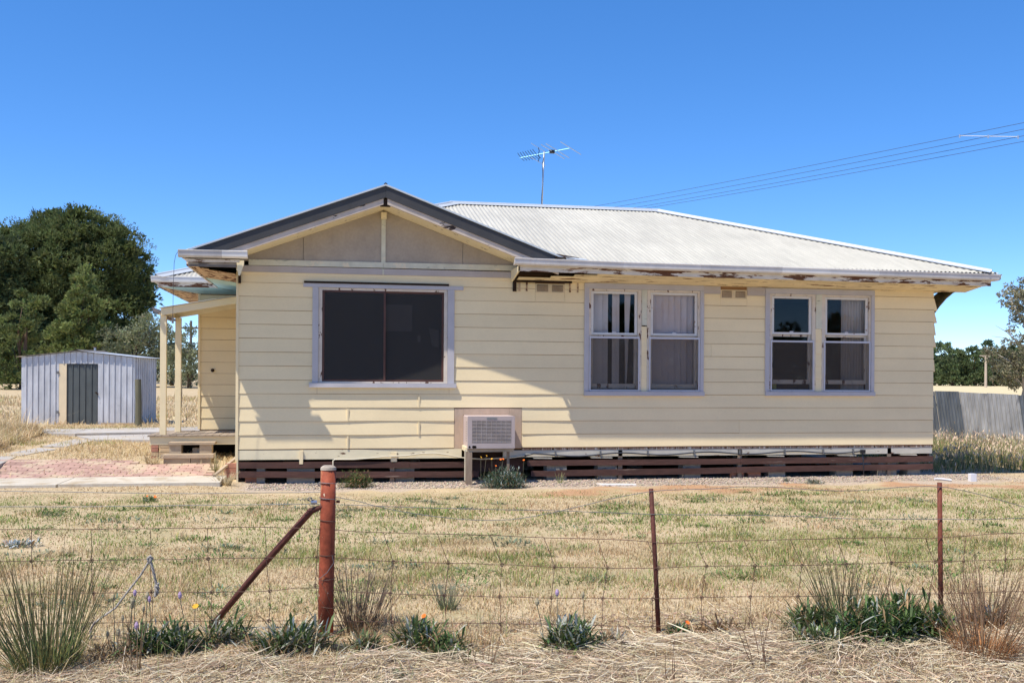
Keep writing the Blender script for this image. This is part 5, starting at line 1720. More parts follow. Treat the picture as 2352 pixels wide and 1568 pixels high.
def litter_h(x, y):
    """piled height of the litter"""
    m = 0.042 * (1 - sstep(-10.15, -9.6, y + 0.35 * (fbm(x * 1.5, x * 0 + 3, 81) - 0.5)))
    m += 0.09 * np.exp(-(((x - 3.62) / 0.5) ** 2 + ((y + 9.92) / 0.18) ** 2))
    m += 0.06 * np.exp(-(((x - 1.72) / 0.3) ** 2 + ((y + 9.98) / 0.15) ** 2))
    m += 0.07 * np.exp(-(((x - 0.90) / 0.35) ** 2 + ((y + 9.95) / 0.15) ** 2))
    m += 0.07 * np.exp(-(((x - 4.2) / 0.5) ** 2 + ((y + 10.3) / 0.2) ** 2))
    return m * (0.6 + 0.8 * fbm(x * 2.2, y * 2.2, 83))


n = 72000
x = rng.uniform(-3.6, 8.4, n)
y = rng.uniform(-11.4, -9.0, n)
k = rng.uniform(0, 1, n) < np.clip(1.1 - sstep(-10.0, -9.35, y + 0.45 * (fbm(x * 1.5, x * 0, 85) - 0.5)), 0.04, 1)
x, y = x[k], y[k]
n = len(x)
flow = (fbm(x * 0.9, y * 0.9, 87) - 0.5) * 5.0
C = jitcol((0.60, 0.49, 0.33), n, 0.20, 0.04)
q = rng.uniform(0, 1, n)
C[q < 0.30] = jitcol((0.38, 0.28, 0.19), (q < 0.30).sum(), 0.22, 0.05)
C[q > 0.78] = jitcol((0.74, 0.65, 0.48), (q > 0.78).sum(), 0.1, 0.02)
v, t, c = strands(x, y, gz(x, y) + litter_h(x, y) * rng.uniform(0.15, 1.0, n) + 0.010, rng.lognormal(math.log(0.15), 0.55, n).clip(0.03, 0.42), rng.uniform(0.0022, 0.0050, n), flow + rng.normal(0, 0.75, n), rng.normal(0.02, 0.20, n), C, rng.normal(0, 0.02, n))
n2 = 36000
x2 = rng.uniform(-2.8, 7.6, n2)
y2 = rng.uniform(-11.6, -9.1, n2)
C2 = jitcol((0.44, 0.33, 0.23), n2, 0.35, 0.07)
v2_, t2_, c2_ = strands(x2, y2, gz(x2, y2) + litter_h(x2, y2) * 0.35 + 0.008, rng.uniform(0.02, 0.07, n2), rng.uniform(0.003, 0.008, n2), rng.uniform(0, 6.28, n2), rng.normal(0, 0.3, n2), C2, rng.normal(0, 0.01, n2))
n3 = 9000
x3 = rng.uniform(-3.4, 8.2, n3)
y3 = rng.uniform(-10.7, -9.1, n3)
k3 = fbm(x3 * 1.7, y3 * 2.4, 88) > 0.53
x3, y3 = x3[k3], y3[k3]
n3 = len(x3)
h3 = rng.lognormal(math.log(0.085), 0.5, n3).clip(0.03, 0.26)
C3 = jitcol((0.56, 0.44, 0.27), n3, 0.22, 0.05)
g3 = rng.uniform(0, 1, n3) < 0.22
C3[g3] = jitcol((0.28, 0.29, 0.12), g3.sum(), 0.2, 0.06)
v3_, t3_, c3_ = blades(np.stack([x3, y3, gz(x3, y3)], 1), h3, rng.uniform(0.002, 0.0045, n3), rng.uniform(0, 6.28, n3), h3 * rng.uniform(0.1, 1.4, n3), C3)
sl = fast('straw_litter', np.concatenate([v, v2_, v3_]), np.concatenate([t, t2_ + len(v), t3_ + len(v) + len(v2_)]), np.concatenate([c, c2_, c3_]), 'straw')
tag(sl, 'tangled pale straw lying along the roadside verge', 'straw', None, 'stuff')

# tall dry grass against the iron fence
n = 15000
x = rng.uniform(11.8, 19.5, n)
y = rng.uniform(0.2, 7.4, n)
edge = 7.2 - 0.0 * x
k = (x - 11.9) * 1.0 + (y - 0.3) * 0.25 > 0.05
k &= y < np.interp(x, [11.8, 16.5, 17.1, 18.0, 19.5], [7.4, 7.1, 6.8, 5.7, 3.6])
x, y = x[k], y[k]
n = len(x)
hh = 0.40 * (0.10 + 0.55 * vnoise(x * 1.7, y * 1.7, 92) + 0.6 * fbm(x * 1.1, y * 1.1, 91)) * sstep(11.7, 12.1, x)
hh *= np.where(x > 15.5, np.clip(1.2 - 0.18 * (x - 15.5), 0.5, 1.2), 1.0)
tipc = jitcol((0.56, 0.43, 0.29), n, 0.25, 0.06)
gt_ = rng.uniform(0, 1, n) < 0.3
tipc[gt_] = jitcol((0.28, 0.30, 0.12), gt_.sum(), 0.2, 0.06)
rootc = jitcol((0.17, 0.21, 0.07), n, 0.25, 0.08)
dry = rng.uniform(0, 1, n) < 0.30
rootc[dry] = jitcol((0.50, 0.39, 0.22), dry.sum(), 0.18, 0.05)
P = np.stack([x, y, gz(x, y) - 0.01], 1)
h = hh * rng.lognormal(0, 0.22, n)
v, t, c = blades(P, h, rng.uniform(0.006, 0.014, n), rng.uniform(0, 6.28, n), h * rng.uniform(0.05, 1.0, n), rootc, tipc)
# seed heads: small drooping leaves near the tips
k = rng.uniform(0, 1, n) < 0.32
Pt = P[k] + np.stack([rng.normal(0, 0.05, k.sum()), rng.normal(0, 0.05, k.sum()), h[k] * 0.92], 1)
v2_, t2_, c2_ = blades(Pt, rng.uniform(0.03, 0.09, k.sum()), rng.uniform(0.012, 0.03, k.sum()), rng.uniform(0, 6.28, k.sum()), rng.uniform(0.02, 0.07, k.sum()), jitcol((0.66, 0.50, 0.36), k.sum(), 0.15, 0.05))
tg = fast('tall_grass', np.concatenate([v, v2_]), np.concatenate([t, t2_ + len(v)]), np.concatenate([c, c2_]), 'straw')
tag(tg, 'tall seeding dry grass in front of the iron fence', 'grass', None, 'stuff')

# gravel stones along the skirting
n = 9000
x = rng.uniform(0.2, 12.6, n)
y = -1.0 + 1.05 * rng.uniform(0, 1, n) ** 0.8
k = (y + 0.45 * (fbm(x * 0.9, y * 0.9, 95) - 0.5) > -0.95)
x, y = x[k], y[k]
n = len(x)
r = rng.uniform(0.008, 0.02, n)
O = np.array([[1, 0, 0], [0, 1, 0], [-1, 0, 0], [0, -1, 0], [0, 0, 0.7], [0, 0, -0.7]])
V = np.stack([x, y, gz(x, y) + r * 0.25], 1)[:, None, :] + O[None] * r[:, None, None] * rng.uniform(0.6, 1.3, (n, 6, 1))
Tt = np.array([[0, 1, 4], [1, 2, 4], [2, 3, 4], [3, 0, 4], [1, 0, 5], [2, 1, 5], [3, 2, 5], [0, 3, 5]])
T = (np.arange(n)[:, None, None] * 6 + Tt[None]).reshape(-1, 3)
C = jitcol((0.47, 0.385, 0.31), n, 0.28, 0.06)
gr = fast('gravel', V.reshape(-1, 3), T, np.repeat(C, 6, axis=0), 'straw')
tag(gr, 'grey gravel scattered along the foot of the house', 'gravel', None, 'stuff')


# ---- foreground plants
def leaf_mesh(P, d, up, L, w, C, Cb=None, droop=0.2):
    """lance-shaped leaves: root P, direction d, length L, width w"""
    n = len(P)
    d = d / np.linalg.norm(d, axis=1, keepdims=True)
    s = np.cross(d, up)
    s /= np.linalg.norm(s, axis=1, keepdims=True) + 1e-9
    nn = np.cross(s, d)
    V = []
    for t, ww in ((0, 0.25), (0.4, 0.9), (0.72, 1.0), (1.0, 0.05)):
        c = P + d * (L * t)[:, None] - np.array([0, 0, 1.0]) * (L * droop * t * t)[:, None]
        V += [c - s * (w * ww / 2)[:, None] + nn * (w * ww * 0.15)[:, None], c + s * (w * ww / 2)[:, None] + nn * (w * ww * 0.15)[:, None]]
    V = np.stack(V, 1).reshape(-1, 3)
    k = np.arange(n)[:, None] * 8
    T = np.concatenate([k + np.array([q]) for q in ([0, 1, 3], [0, 3, 2], [2, 3, 5], [2, 5, 4], [4, 5, 7], [4, 7, 6])])
    return V, T, np.repeat(C, 8, axis=0)


def gazania(loc, rx, ry, h, n, label, L=0.12, w=0.012, greens=((0.085, 0.135, 0.055), (0.36, 0.40, 0.38)), pale=0.25, flowers=0, fcol='orange_petal', dry=0.10, buds=0, name='gazania_plant', group='gazania clumps along the fence', seed=0):
    """silvery-leaved clump: leaves fan out from many short stems"""
    gr_ = np.random.default_rng(100 + seed)
    z0 = float(gz(loc[0], loc[1]))
    t = thing(name, (loc[0], loc[1], z0), label, 'plant', group)
    a = gr_.uniform(0, 6.283, n)
    rr = np.sqrt(gr_.uniform(0, 1, n))
    px, py = rr * np.cos(a) * rx, rr * np.sin(a) * ry
    dome = np.sqrt(np.clip(1 - rr ** 2, 0, 1))
    P = np.stack([loc[0] + px, loc[1] + py, gz(loc[0] + px, loc[1] + py) + gr_.uniform(0, 0.8, n) * h * dome * 0.75], 1)
    nk = max(3, n // 45)
    ka = gr_.uniform(0, 6.283, nk)
    kr = np.sqrt(gr_.uniform(0, 1, nk))
    ki = gr_.integers(0, nk, n)
    mixk = gr_.uniform(0.25, 0.9, n)
    cx_, cy_ = kr[ki] * np.cos(ka[ki]) * rx, kr[ki] * np.sin(ka[ki]) * ry
    P[:, 0] += (cx_ - px) * mixk
    P[:, 1] += (cy_ - py) * mixk
    P[:, 2] *= 1.0
    P[:, 2] += (gr_.uniform(-0.25, 0.35, nk)[ki]) * h * dome * 0.6
    P[:, 2] = np.maximum(P[:, 2], gz(P[:, 0], P[:, 1]))
    tilt = gr_.normal(0.7, 0.55, n)
    aa = a + gr_.normal(0, 0.9, n)
    out_ = 0.25 + 0.75 * rr
    d = np.stack([np.cos(aa) * out_, np.sin(aa) * out_, tilt], 1)
    Ls = L * gr_.uniform(0.6, 1.3, n)
    C = np.tile(np.array(greens[0]), (n, 1)) * (1 + gr_.normal(0, 0.22, (n, 1))) * (1 + gr_.normal(0, 0.08, (n, 3)))
    pk = gr_.uniform(0, 1, n) < pale
    C[pk] = np.array(greens[1]) * (1 + gr_.normal(0, 0.12, (pk.sum(), 1)))
    dk = gr_.uniform(0, 1, n) < dry
    C[dk] = np.array((0.36, 0.23, 0.12)) * (1 + gr_.normal(0, 0.2, (dk.sum(), 1)))
    C = np.clip(C, 0.01, 0.9)
    v, tt, c = leaf_mesh(P, d, np.tile(np.array([0.1, 0.2, 1.0]), (n, 1)), Ls, w * gr_.uniform(0.7, 1.35, n), C, droop=0.25)
    fast('foliage', v, tt, c, 'leaf', t, 'stuff')
    for i in range(flowers):
        a1, r1 = gr_.uniform(0, 6.283), math.sqrt(gr_.uniform(0.05, 1.0))
        x, y = loc[0] + math.cos(a1) * r1 * rx, loc[1] + math.sin(a1) * r1 * ry
        zt = z0 + h * (0.75 + 0.4 * math.sqrt(max(0, 1 - r1 * r1))) * gr_.uniform(0.85, 1.25)
        m = MB()
        k = 9
        nv = Vector((gr_.normal(0, 0.5), -0.6, 0.8)).normalized()
        e1 = nv.cross(Vector((0, 0, 1))).normalized()
        e2 = nv.cross(e1)
        cpt = Vector((x, y, zt))
        fs_ = 0.021 * gr_.uniform(0.8, 1.1)
        for j in range(k):
            q = 2 * math.pi * j / k
            dj = e1 * math.cos(q) + e2 * math.sin(q)
            sj = e1 * -math.sin(q) + e2 * math.cos(q)
            m.add([cpt, cpt + dj * fs_ * 0.6 + sj * fs_ * 0.2 + nv * fs_ * 0.2, cpt + dj * fs_ + nv * fs_ * 0.25, cpt + dj * fs_ * 0.6 - sj * fs_ * 0.2 + nv * fs_ * 0.2], [(0, 1, 2, 3)])
        fo = m.build('flower', fcol if gr_.uniform() < 0.8 else 'yellow_petal', t)
        MB().tube([(x + gr_.normal(0, 0.02), y + 0.01, z0 + h * 0.3), cpt], 0.0022, 4).build('stem', 'post_green', fo)
    for i in range(buds):
        x, y = loc[0] + gr_.uniform(-1, 1) * rx * 0.9, loc[1] + gr_.uniform(-1, 1) * ry
        zt = z0 + h * gr_.uniform(1.05, 1.75)
        xo = x + gr_.normal(0, 0.03)
        m = MB()
        s = gr_.uniform(0.7, 1.1)
        m.tube([(xo, y, zt - 0.012), (xo, y, zt), (xo, y, zt + 0.014 * s), (xo, y, zt + 0.03 * s)], [0.004, 0.011 * s, 0.012 * s, 0.005], 8)
        bo = m.build('seed_head', 'mauve_petal' if i % 3 == 0 else 'seed_head', t)
        MB().tube([(x, y, z0 + 0.02), ((x + xo) / 2 + 0.006, y, (z0 + zt) / 2), (xo, y, zt - 0.01)], 0.0022, 4).build('stem', 'post_green', bo)
    return t


SIL = ((0.115, 0.165, 0.06), (0.46, 0.47, 0.40))
gazania((0.46, -9.50), 0.28, 0.13, 0.21, 620, 'leafy gazania clump with purple buds beside the slanting brace', 0.11, 0.013, SIL, 0.16, 1, 'orange_petal', 0.05, 9, seed=1)
gazania((0.80, -9.30), 0.21, 0.11, 0.18, 300, 'narrow-leaved gazania clump at the foot of the slanting brace', 0.13, 0.011, SIL, 0.22, 0, seed=2)
gazania((1.22, -9.60), 0.23, 0.14, 0.19, 480, 'silver-leaved gazania clump at the foot of the red strainer post', 0.15, 0.013, SIL, 0.42, 0, dry=0.12, seed=3)
gazania((1.90, -9.58), 0.21, 0.12, 0.19, 400, 'green gazania clump just right of the dry stems by the red post', 0.12, 0.012, SIL, 0.22, 1, seed=4)
gazania((2.13, -9.90), 0.16, 0.10, 0.06, 170, 'low gazania patch spreading in the straw below the mesh', 0.085, 0.010, SIL, 0.15, 0, seed=5)
gazania((2.80, -9.80), 0.20, 0.14, 0.24, 620, 'upright gazania clump midway between the two posts', 0.12, 0.013, SIL, 0.30, 0, dry=0.06, buds=3, seed=6)
gazania((3.56, -9.55), 0.13, 0.09, 0.07, 130, 'small green weed clump at the base of the leaning thin post', 0.06, 0.014, ((0.07, 0.13, 0.04), (0.20, 0.26, 0.16)), 0.15, 1, seed=7)
gazania((4.70, -10.04), 0.42, 0.22, 0.33, 1700, 'big dark green gazania mound at the foot of the upright rusty post', 0.13, 0.013, ((0.095, 0.155, 0.05), (0.42, 0.44, 0.38)), 0.15, 0, dry=0.06, seed=8)
gazania((4.26, -10.12), 0.20, 0.12, 0.15, 360, 'low narrow-leaved gazania clump left of the big mound', 0.13, 0.011, SIL, 0.18, 0, seed=9)
gazania((5.15, -9.78), 0.16, 0.10, 0.10, 200, 'low green gazania clump right of the upright rusty post', 0.11, 0.012, ((0.095, 0.155, 0.05), (0.42, 0.44, 0.38)), 0.12, 0, seed=10)
gazania((1.74, -10.22), 0.05, 0.04, 0.03, 9, 'single broad-leaved weed sprouting from the straw', 0.085, 0.028, ((0.12, 0.19, 0.09), (0.22, 0.3, 0.2)), 0.2, 0, name='broadleaf_weed', group=None, seed=11)
gazania((-1.42, -5.70), 0.20, 0.13, 0.07, 160, 'whitish silver-leaved plant low in the lawn', 0.08, 0.014, ((0.12, 0.17, 0.09), (0.55, 0.60, 0.62)), 0.55, 0, name='silver_plant', group=None, seed=12)
gazania((-0.84, -2.42), 0.13, 0.09, 0.06, 110, 'small lawn gazania with bright orange flowers', 0.08, 0.012, SIL, 0.15, 3, seed=13, group=None)
gazania((1.62, -9.62), 0.15, 0.10, 0.13, 220, 'grey-green weed clump among the dry stems right of the red post', 0.10, 0.011, ((0.12, 0.15, 0.07), (0.40, 0.40, 0.33)), 0.25, 0, dry=0.3, seed=21)
gazania((2.02, -9.72), 0.19, 0.11, 0.14, 330, 'loose gazania clump spilling onto the straw below the mesh', 0.11, 0.012, SIL, 0.12, 0, dry=0.12, seed=22)
gazania((1.02, -9.68), 0.16, 0.10, 0.10, 200, 'half-dead gazania clump between the brace and the red post', 0.13, 0.011, SIL, 0.25, 0, dry=0.4, seed=23)
gazania((3.05, -9.78), 0.15, 0.10, 0.09, 190, 'silvery wilted clump leaning away from the upright gazania', 0.10, 0.011, ((0.20, 0.19, 0.12), (0.48, 0.46, 0.40)), 0.35, 0, dry=0.4, seed=24)
gazania((3.80, -9.62), 0.20, 0.12, 0.15, 300, 'brown dying weed mound right of the leaning thin post', 0.07, 0.010, ((0.27, 0.19, 0.11), (0.40, 0.32, 0.22)), 0.4, 0, dry=0.5, seed=25)
gazania((4.40, -9.70), 0.22, 0.13, 0.17, 380, 'tall-leaved gazania clump on the left flank of the big mound', 0.15, 0.012, SIL, 0.10, 0, dry=0.08, seed=26)
gazania((5.00, -9.98), 0.22, 0.13, 0.20, 420, 'bright green gazania clump on the right flank of the big mound', 0.11, 0.014, ((0.13, 0.20, 0.05), (0.35, 0.40, 0.28)), 0.10, 0, dry=0.08, seed=27)
gazania((0.22, -9.62), 0.14, 0.09, 0.10, 130, 'brown-tinged weed clump right of the tall green tussock', 0.08, 0.011, ((0.22, 0.17, 0.09), (0.36, 0.3, 0.2)), 0.3, 0, dry=0.5, buds=3, seed=28)
gazania((5.62, -9.72), 0.12, 0.08, 0.12, 120, 'pale withered clump behind the reddish wiry tussock', 0.12, 0.014, ((0.30, 0.27, 0.20), (0.50, 0.47, 0.42)), 0.4, 0, dry=0.3, seed=29)
# bushes at the skirting
gazania((1.80, -0.62), 0.29, 0.20, 0.36, 1900, 'rounded green bush with reddish tips against the skirting slats', 0.055, 0.009, ((0.095, 0.135, 0.045), (0.30, 0.14, 0.08)), 0.16, 0, dry=0.10, name='garden_bush', group=None, seed=14)
gazania((3.95, -0.95), 0.40, 0.26, 0.40, 2600, 'rounded grey-green gazania bush with orange flowers below the air conditioner', 0.075, 0.010, ((0.10, 0.155, 0.10), (0.36, 0.42, 0.40)), 0.20, 7, dry=0.10, name='garden_bush', group=None, seed=15)
gazania((8.65, -0.62), 0.09, 0.08, 0.07, 120, 'tiny grey-green seedling nearest the skirting in the gravel', 0.05, 0.008, ((0.13, 0.17, 0.12), (0.3, 0.35, 0.32)), 0.3, 0, name='seedling', group=None, seed=16)
gazania((8.92, -1.02), 0.17, 0.12, 0.08, 260, 'low grey-green tuft on the red earth before the house', 0.06, 0.009, ((0.12, 0.16, 0.11), (0.3, 0.35, 0.32)), 0.3, 0, name='seedling', group=None, seed=17)
# leafy patches scattered in the lawn
gl = np.random.default_rng(77)
k = 0
pts_ = []
while k < 170:
    x, y = gl.uniform(-3.5, 9.5), gl.uniform(-8.6, -2.4)
    if not bool(inview(np.array([x]), np.array([y]), -0.2)[0]):
        continue
    pts_.append((x, y))
    k += 1
VV, TT, CC, off = [], [], [], 0
for (x, y) in pts_:
    r = gl.uniform(0.04, 0.24)
    n = int(gl.integers(25, 60) * (0.5 + r * 9))
    a = gl.uniform(0, 6.283, n)
    rr = np.sqrt(gl.uniform(0, 1, n)) * r
    P = np.stack([x + np.cos(a) * rr * 1.5, y + np.sin(a) * rr, gz(x + np.cos(a) * rr * 1.5, y + np.sin(a) * rr)], 1)
    d = np.stack([np.cos(a + gl.normal(0, .8, n)), np.sin(a + gl.normal(0, .8, n)), gl.uniform(0.15, 1.0, n)], 1)
    c = np.array((0.13, 0.20, 0.06) if gl.uniform() < 0.75 else (0.15, 0.2, 0.13)) * (1 + gl.normal(0, 0.2, (n, 1)))
    v, t, c = leaf_mesh(P, d, np.tile(np.array([0.1, 0.2, 1.0]), (n, 1)), gl.uniform(0.03, 0.08, n), gl.uniform(0.007, 0.016, n), np.clip(c, 0.01, 1))
    VV.append(v); TT.append(t + off); CC.append(c); off += len(v)
lw = fast('lawn_weeds', np.concatenate(VV), np.concatenate(TT), np.concatenate(CC), 'leaf')
tag(lw, 'flat green weeds scattered through the dry lawn', 'weeds', None, 'stuff')


def rush(loc, n, h, spread, label, cols, base_n=0, base_col=(0.42, 0.20, 0.07), r=0.0022, lean=0.0, tip=None, seed=0, group='wiry tussocks along the fence', name='rush_tussock', twig=0.3, nodes=0.0):
    """tussock of thin wiry stems"""
    g = np.random.default_rng(300 + seed)
    z0 = float(gz(*loc))
    t = thing(name, (loc[0], loc[1], z0), label, 'tussock', group)
    V, T, C, off = [], [], [], 0
    for i in range(n):
        a = g.uniform(0, 6.283)
        rr = math.sqrt(g.uniform(0, 1)) * spread * 0.32
        o = Vector((loc[0] + math.cos(a) * rr, loc[1] + math.sin(a) * rr, z0 - 0.01))
        hh = h * g.uniform(0.5, 1.05)
        a2 = a + g.normal(0, 0.4)
        out_ = spread * g.uniform(0.15, 1.0) * (rr / (spread * 0.32) * 0.6 + 0.4)
        d = Vector((math.cos(a2) * out_ + lean * hh, math.sin(a2) * out_, hh))
        side = Vector((g.normal(0, 0.012), g.normal(0, 0.012), 0))
        pts = [o, o + d * 0.35 + side, o + d * 0.7 + side * 0.6 + Vector((0, 0, 0.01)), o + d]
        rs = [r * 1.25, r * 1.1, r * 0.85, r * 0.4]
        k = len(pts)
        vs = []
        ex = Vector((math.cos(a2 + 1.57), math.sin(a2 + 1.57), 0))
        ey = Vector((math.cos(a2), math.sin(a2), 0))
        for p, q in zip(pts, rs):
            for j in range(3):
                w = j * 2.094
                vs.append(p + ex * math.cos(w) * q + ey * math.sin(w) * q)
        f = []
        for q in range(k - 1):
            for j in range(3):
                A, B = q * 3 + j, q * 3 + (j + 1) % 3
                f += [(A, B, B + 3), (A, B + 3, A + 3)]
        base = np.array(cols[g.integers(0, len(cols))]) * (1 + g.normal(0, 0.16))
        tp = np.array(tip) * (1 + g.normal(0, 0.15)) if tip is not None else base
        cc = np.concatenate([np.tile(base * (1 - q) + tp * q, (3, 1)) for q in (0, 0.3, 0.75, 1.0)])
        V.append(np.array([tuple(p) for p in vs])); T.append(np.array(f) + off); C.append(np.clip(cc, 0.01, 0.9)); off += len(vs)
        if g.uniform() < twig:
            b0 = pts[2]
            for s_ in range(int(1 + 3 * nodes)):
                b0 = pts[1] + (pts[3] - pts[1]) * g.uniform(0.2, 0.95)
                e = b0 + Vector((g.normal(0, 0.022), g.normal(0, 0.022), g.uniform(0.015, 0.05)))
                vs2 = [b0 + ex * r * 0.6, b0 - ex * r * 0.6, e]
                V.append(np.array([tuple(p) for p in vs2])); T.append(np.array([[0, 1, 2]]) + off); C.append(np.tile(np.clip(tp * 0.9, 0, 1), (3, 1))); off += 3
    fast('stems', np.concatenate(V), np.concatenate(T), np.concatenate(C), 'straw', t, 'stuff')
    if base_n:
        a = g.uniform(0, 6.283, base_n)
        rr = np.sqrt(g.uniform(0, 1, base_n)) * spread * 0.4
        P = np.stack([loc[0] + np.cos(a) * rr, loc[1] + np.sin(a) * rr, np.full(base_n, z0 - 0.005)], 1)
        hh = g.uniform(0.06, 0.22, base_n) * (h / 0.6)
        Cb = np.clip(np.array(base_col) * (1 + g.normal(0, 0.25, (base_n, 1))), 0.01, 0.9)
        v, tt, c = blades(P, hh, g.uniform(0.002, 0.004, base_n), a + g.normal(0, 0.7, base_n), hh * g.uniform(0.3, 1.4, base_n), Cb)
        fast('leaf_base', v, tt, c, 'straw', t, 'stuff')
    return t


GRS = [(0.14, 0.22, 0.075), (0.17, 0.25, 0.09), (0.20, 0.18, 0.08), (0.12, 0.19, 0.085)]
BRN = [(0.22, 0.12, 0.07), (0.28, 0.18, 0.10), (0.17, 0.13, 0.07), (0.33, 0.23, 0.14)]
rush((-0.10, -9.72), 165, 0.64, 0.46, 'tall green wiry tussock at the mesh left of the rope', GRS, 420, (0.30, 0.27, 0.10), 0.0026, -0.08, (0.19, 0.15, 0.075), 1)
rush((1.60, -9.20), 120, 0.46, 0.30, 'dry brown wiry stems beside the red strainer post', BRN, 120, (0.36, 0.24, 0.13), 0.0019, 0.10, (0.26, 0.19, 0.14), 2, nodes=0.6)
rush((2.21, -8.74), 55, 0.24, 0.13, 'small grey-green grass tussock standing in the lawn behind the mesh', [(0.15, 0.19, 0.10), (0.22, 0.24, 0.14)], 140, (0.22, 0.25, 0.12), 0.0019, 0, (0.36, 0.33, 0.24), 3)
rush((4.58, -9.75), 95, 0.52, 0.34, 'green wiry tussock rising behind the big gazania mound', GRS, 60, (0.3, 0.25, 0.1), 0.0022, -0.12, (0.20, 0.14, 0.09), 4, nodes=0.4)
rush((5.02, -9.62), 55, 0.33, 0.22, 'short brown wiry stems left of the upright rusty post', BRN, 40, (0.4, 0.27, 0.13), 0.0019, 0, (0.30, 0.19, 0.12), 5)
rush((5.06, -10.42), 95, 0.52, 0.42, 'orange-brown tussock with tall thin stems in the verge straw', BRN, 620, (0.44, 0.20, 0.075), 0.0020, 0.04, (0.27, 0.16, 0.10), 6, nodes=0.4)
rush((5.55, -9.78), 80, 0.46, 0.34, 'reddish wiry tussock right of the upright rusty post', BRN, 220, (0.40, 0.20, 0.08), 0.0020, 0.0, (0.25, 0.17, 0.11), 7, nodes=0.5)
rush((5.75, -10.25), 60, 0.30, 0.22, 'small dark green tussock at the end of the verge', GRS, 120, (0.3, 0.22, 0.1), 0.0022, 0.0, (0.2, 0.14, 0.08), 8)
rush((0.42, -9.95), 14, 0.36, 0.16, 'few brittle brown weed stalks before the leafy gazania', BRN, 30, (0.35, 0.22, 0.12), 0.0020, 0.0, (0.3, 0.2, 0.12), 9, nodes=0.9, twig=0.9, name='dry_weed')
rush((3.75, -10.45), 7, 0.36, 0.26, 'forked bare brown twigs standing in the verge straw', [(0.17, 0.10, 0.065)], 0, (0, 0, 0), 0.0024, 0.0, (0.2, 0.12, 0.08), 10, name='dry_weed', nodes=0.6)
rush((3.18, -10.55), 3, 0.30, 0.07, 'lone knobbly dead stalk standing in the verge straw', [(0.17, 0.10, 0.065)], 0, (0, 0, 0), 0.0026, 0.0, (0.2, 0.12, 0.08), 11, name='dry_weed')
rush((2.25, -10.12), 12, 0.40, 0.20, 'thin dead weed stalks beside the low gazania patch', BRN, 0, (0, 0, 0), 0.0018, 0.05, (0.3, 0.2, 0.12), 12, name='dry_weed', nodes=0.7)
rush((-0.42, 0.95), 26, 0.32, 0.13, 'pale green grass tuft growing beside the timber steps', [(0.30, 0.33, 0.14), (0.42, 0.38, 0.2)], 60, (0.45, 0.38, 0.2), 0.0032, 0, (0.55, 0.46, 0.28), 13, group=None, name='grass_tuft')
rush((-1.50, 1.62), 60, 0.20, 0.26, 'straw-coloured grass tuft at the foot of the brick pier', [(0.58, 0.46, 0.26)], 160, (0.60, 0.48, 0.27), 0.0035, 0, (0.66, 0.54, 0.33), 14, group=None, name='grass_tuft')
rush((-0.12, -0.45), 60, 0.22, 0.24, 'straw-coloured grass tuft at the house corner by the path end', [(0.56, 0.44, 0.25)], 160, (0.58, 0.46, 0.26), 0.0035, 0, (0.66, 0.54, 0.33), 15, group=None, name='grass_tuft')
rush((4.95, -0.42), 14, 0.18, 0.10, 'thin green weed growing beneath the skirting slats', [(0.25, 0.31, 0.10)], 20, (0.3, 0.34, 0.13), 0.003, 0, (0.4, 0.38, 0.2), 16, group=None, name='grass_tuft')


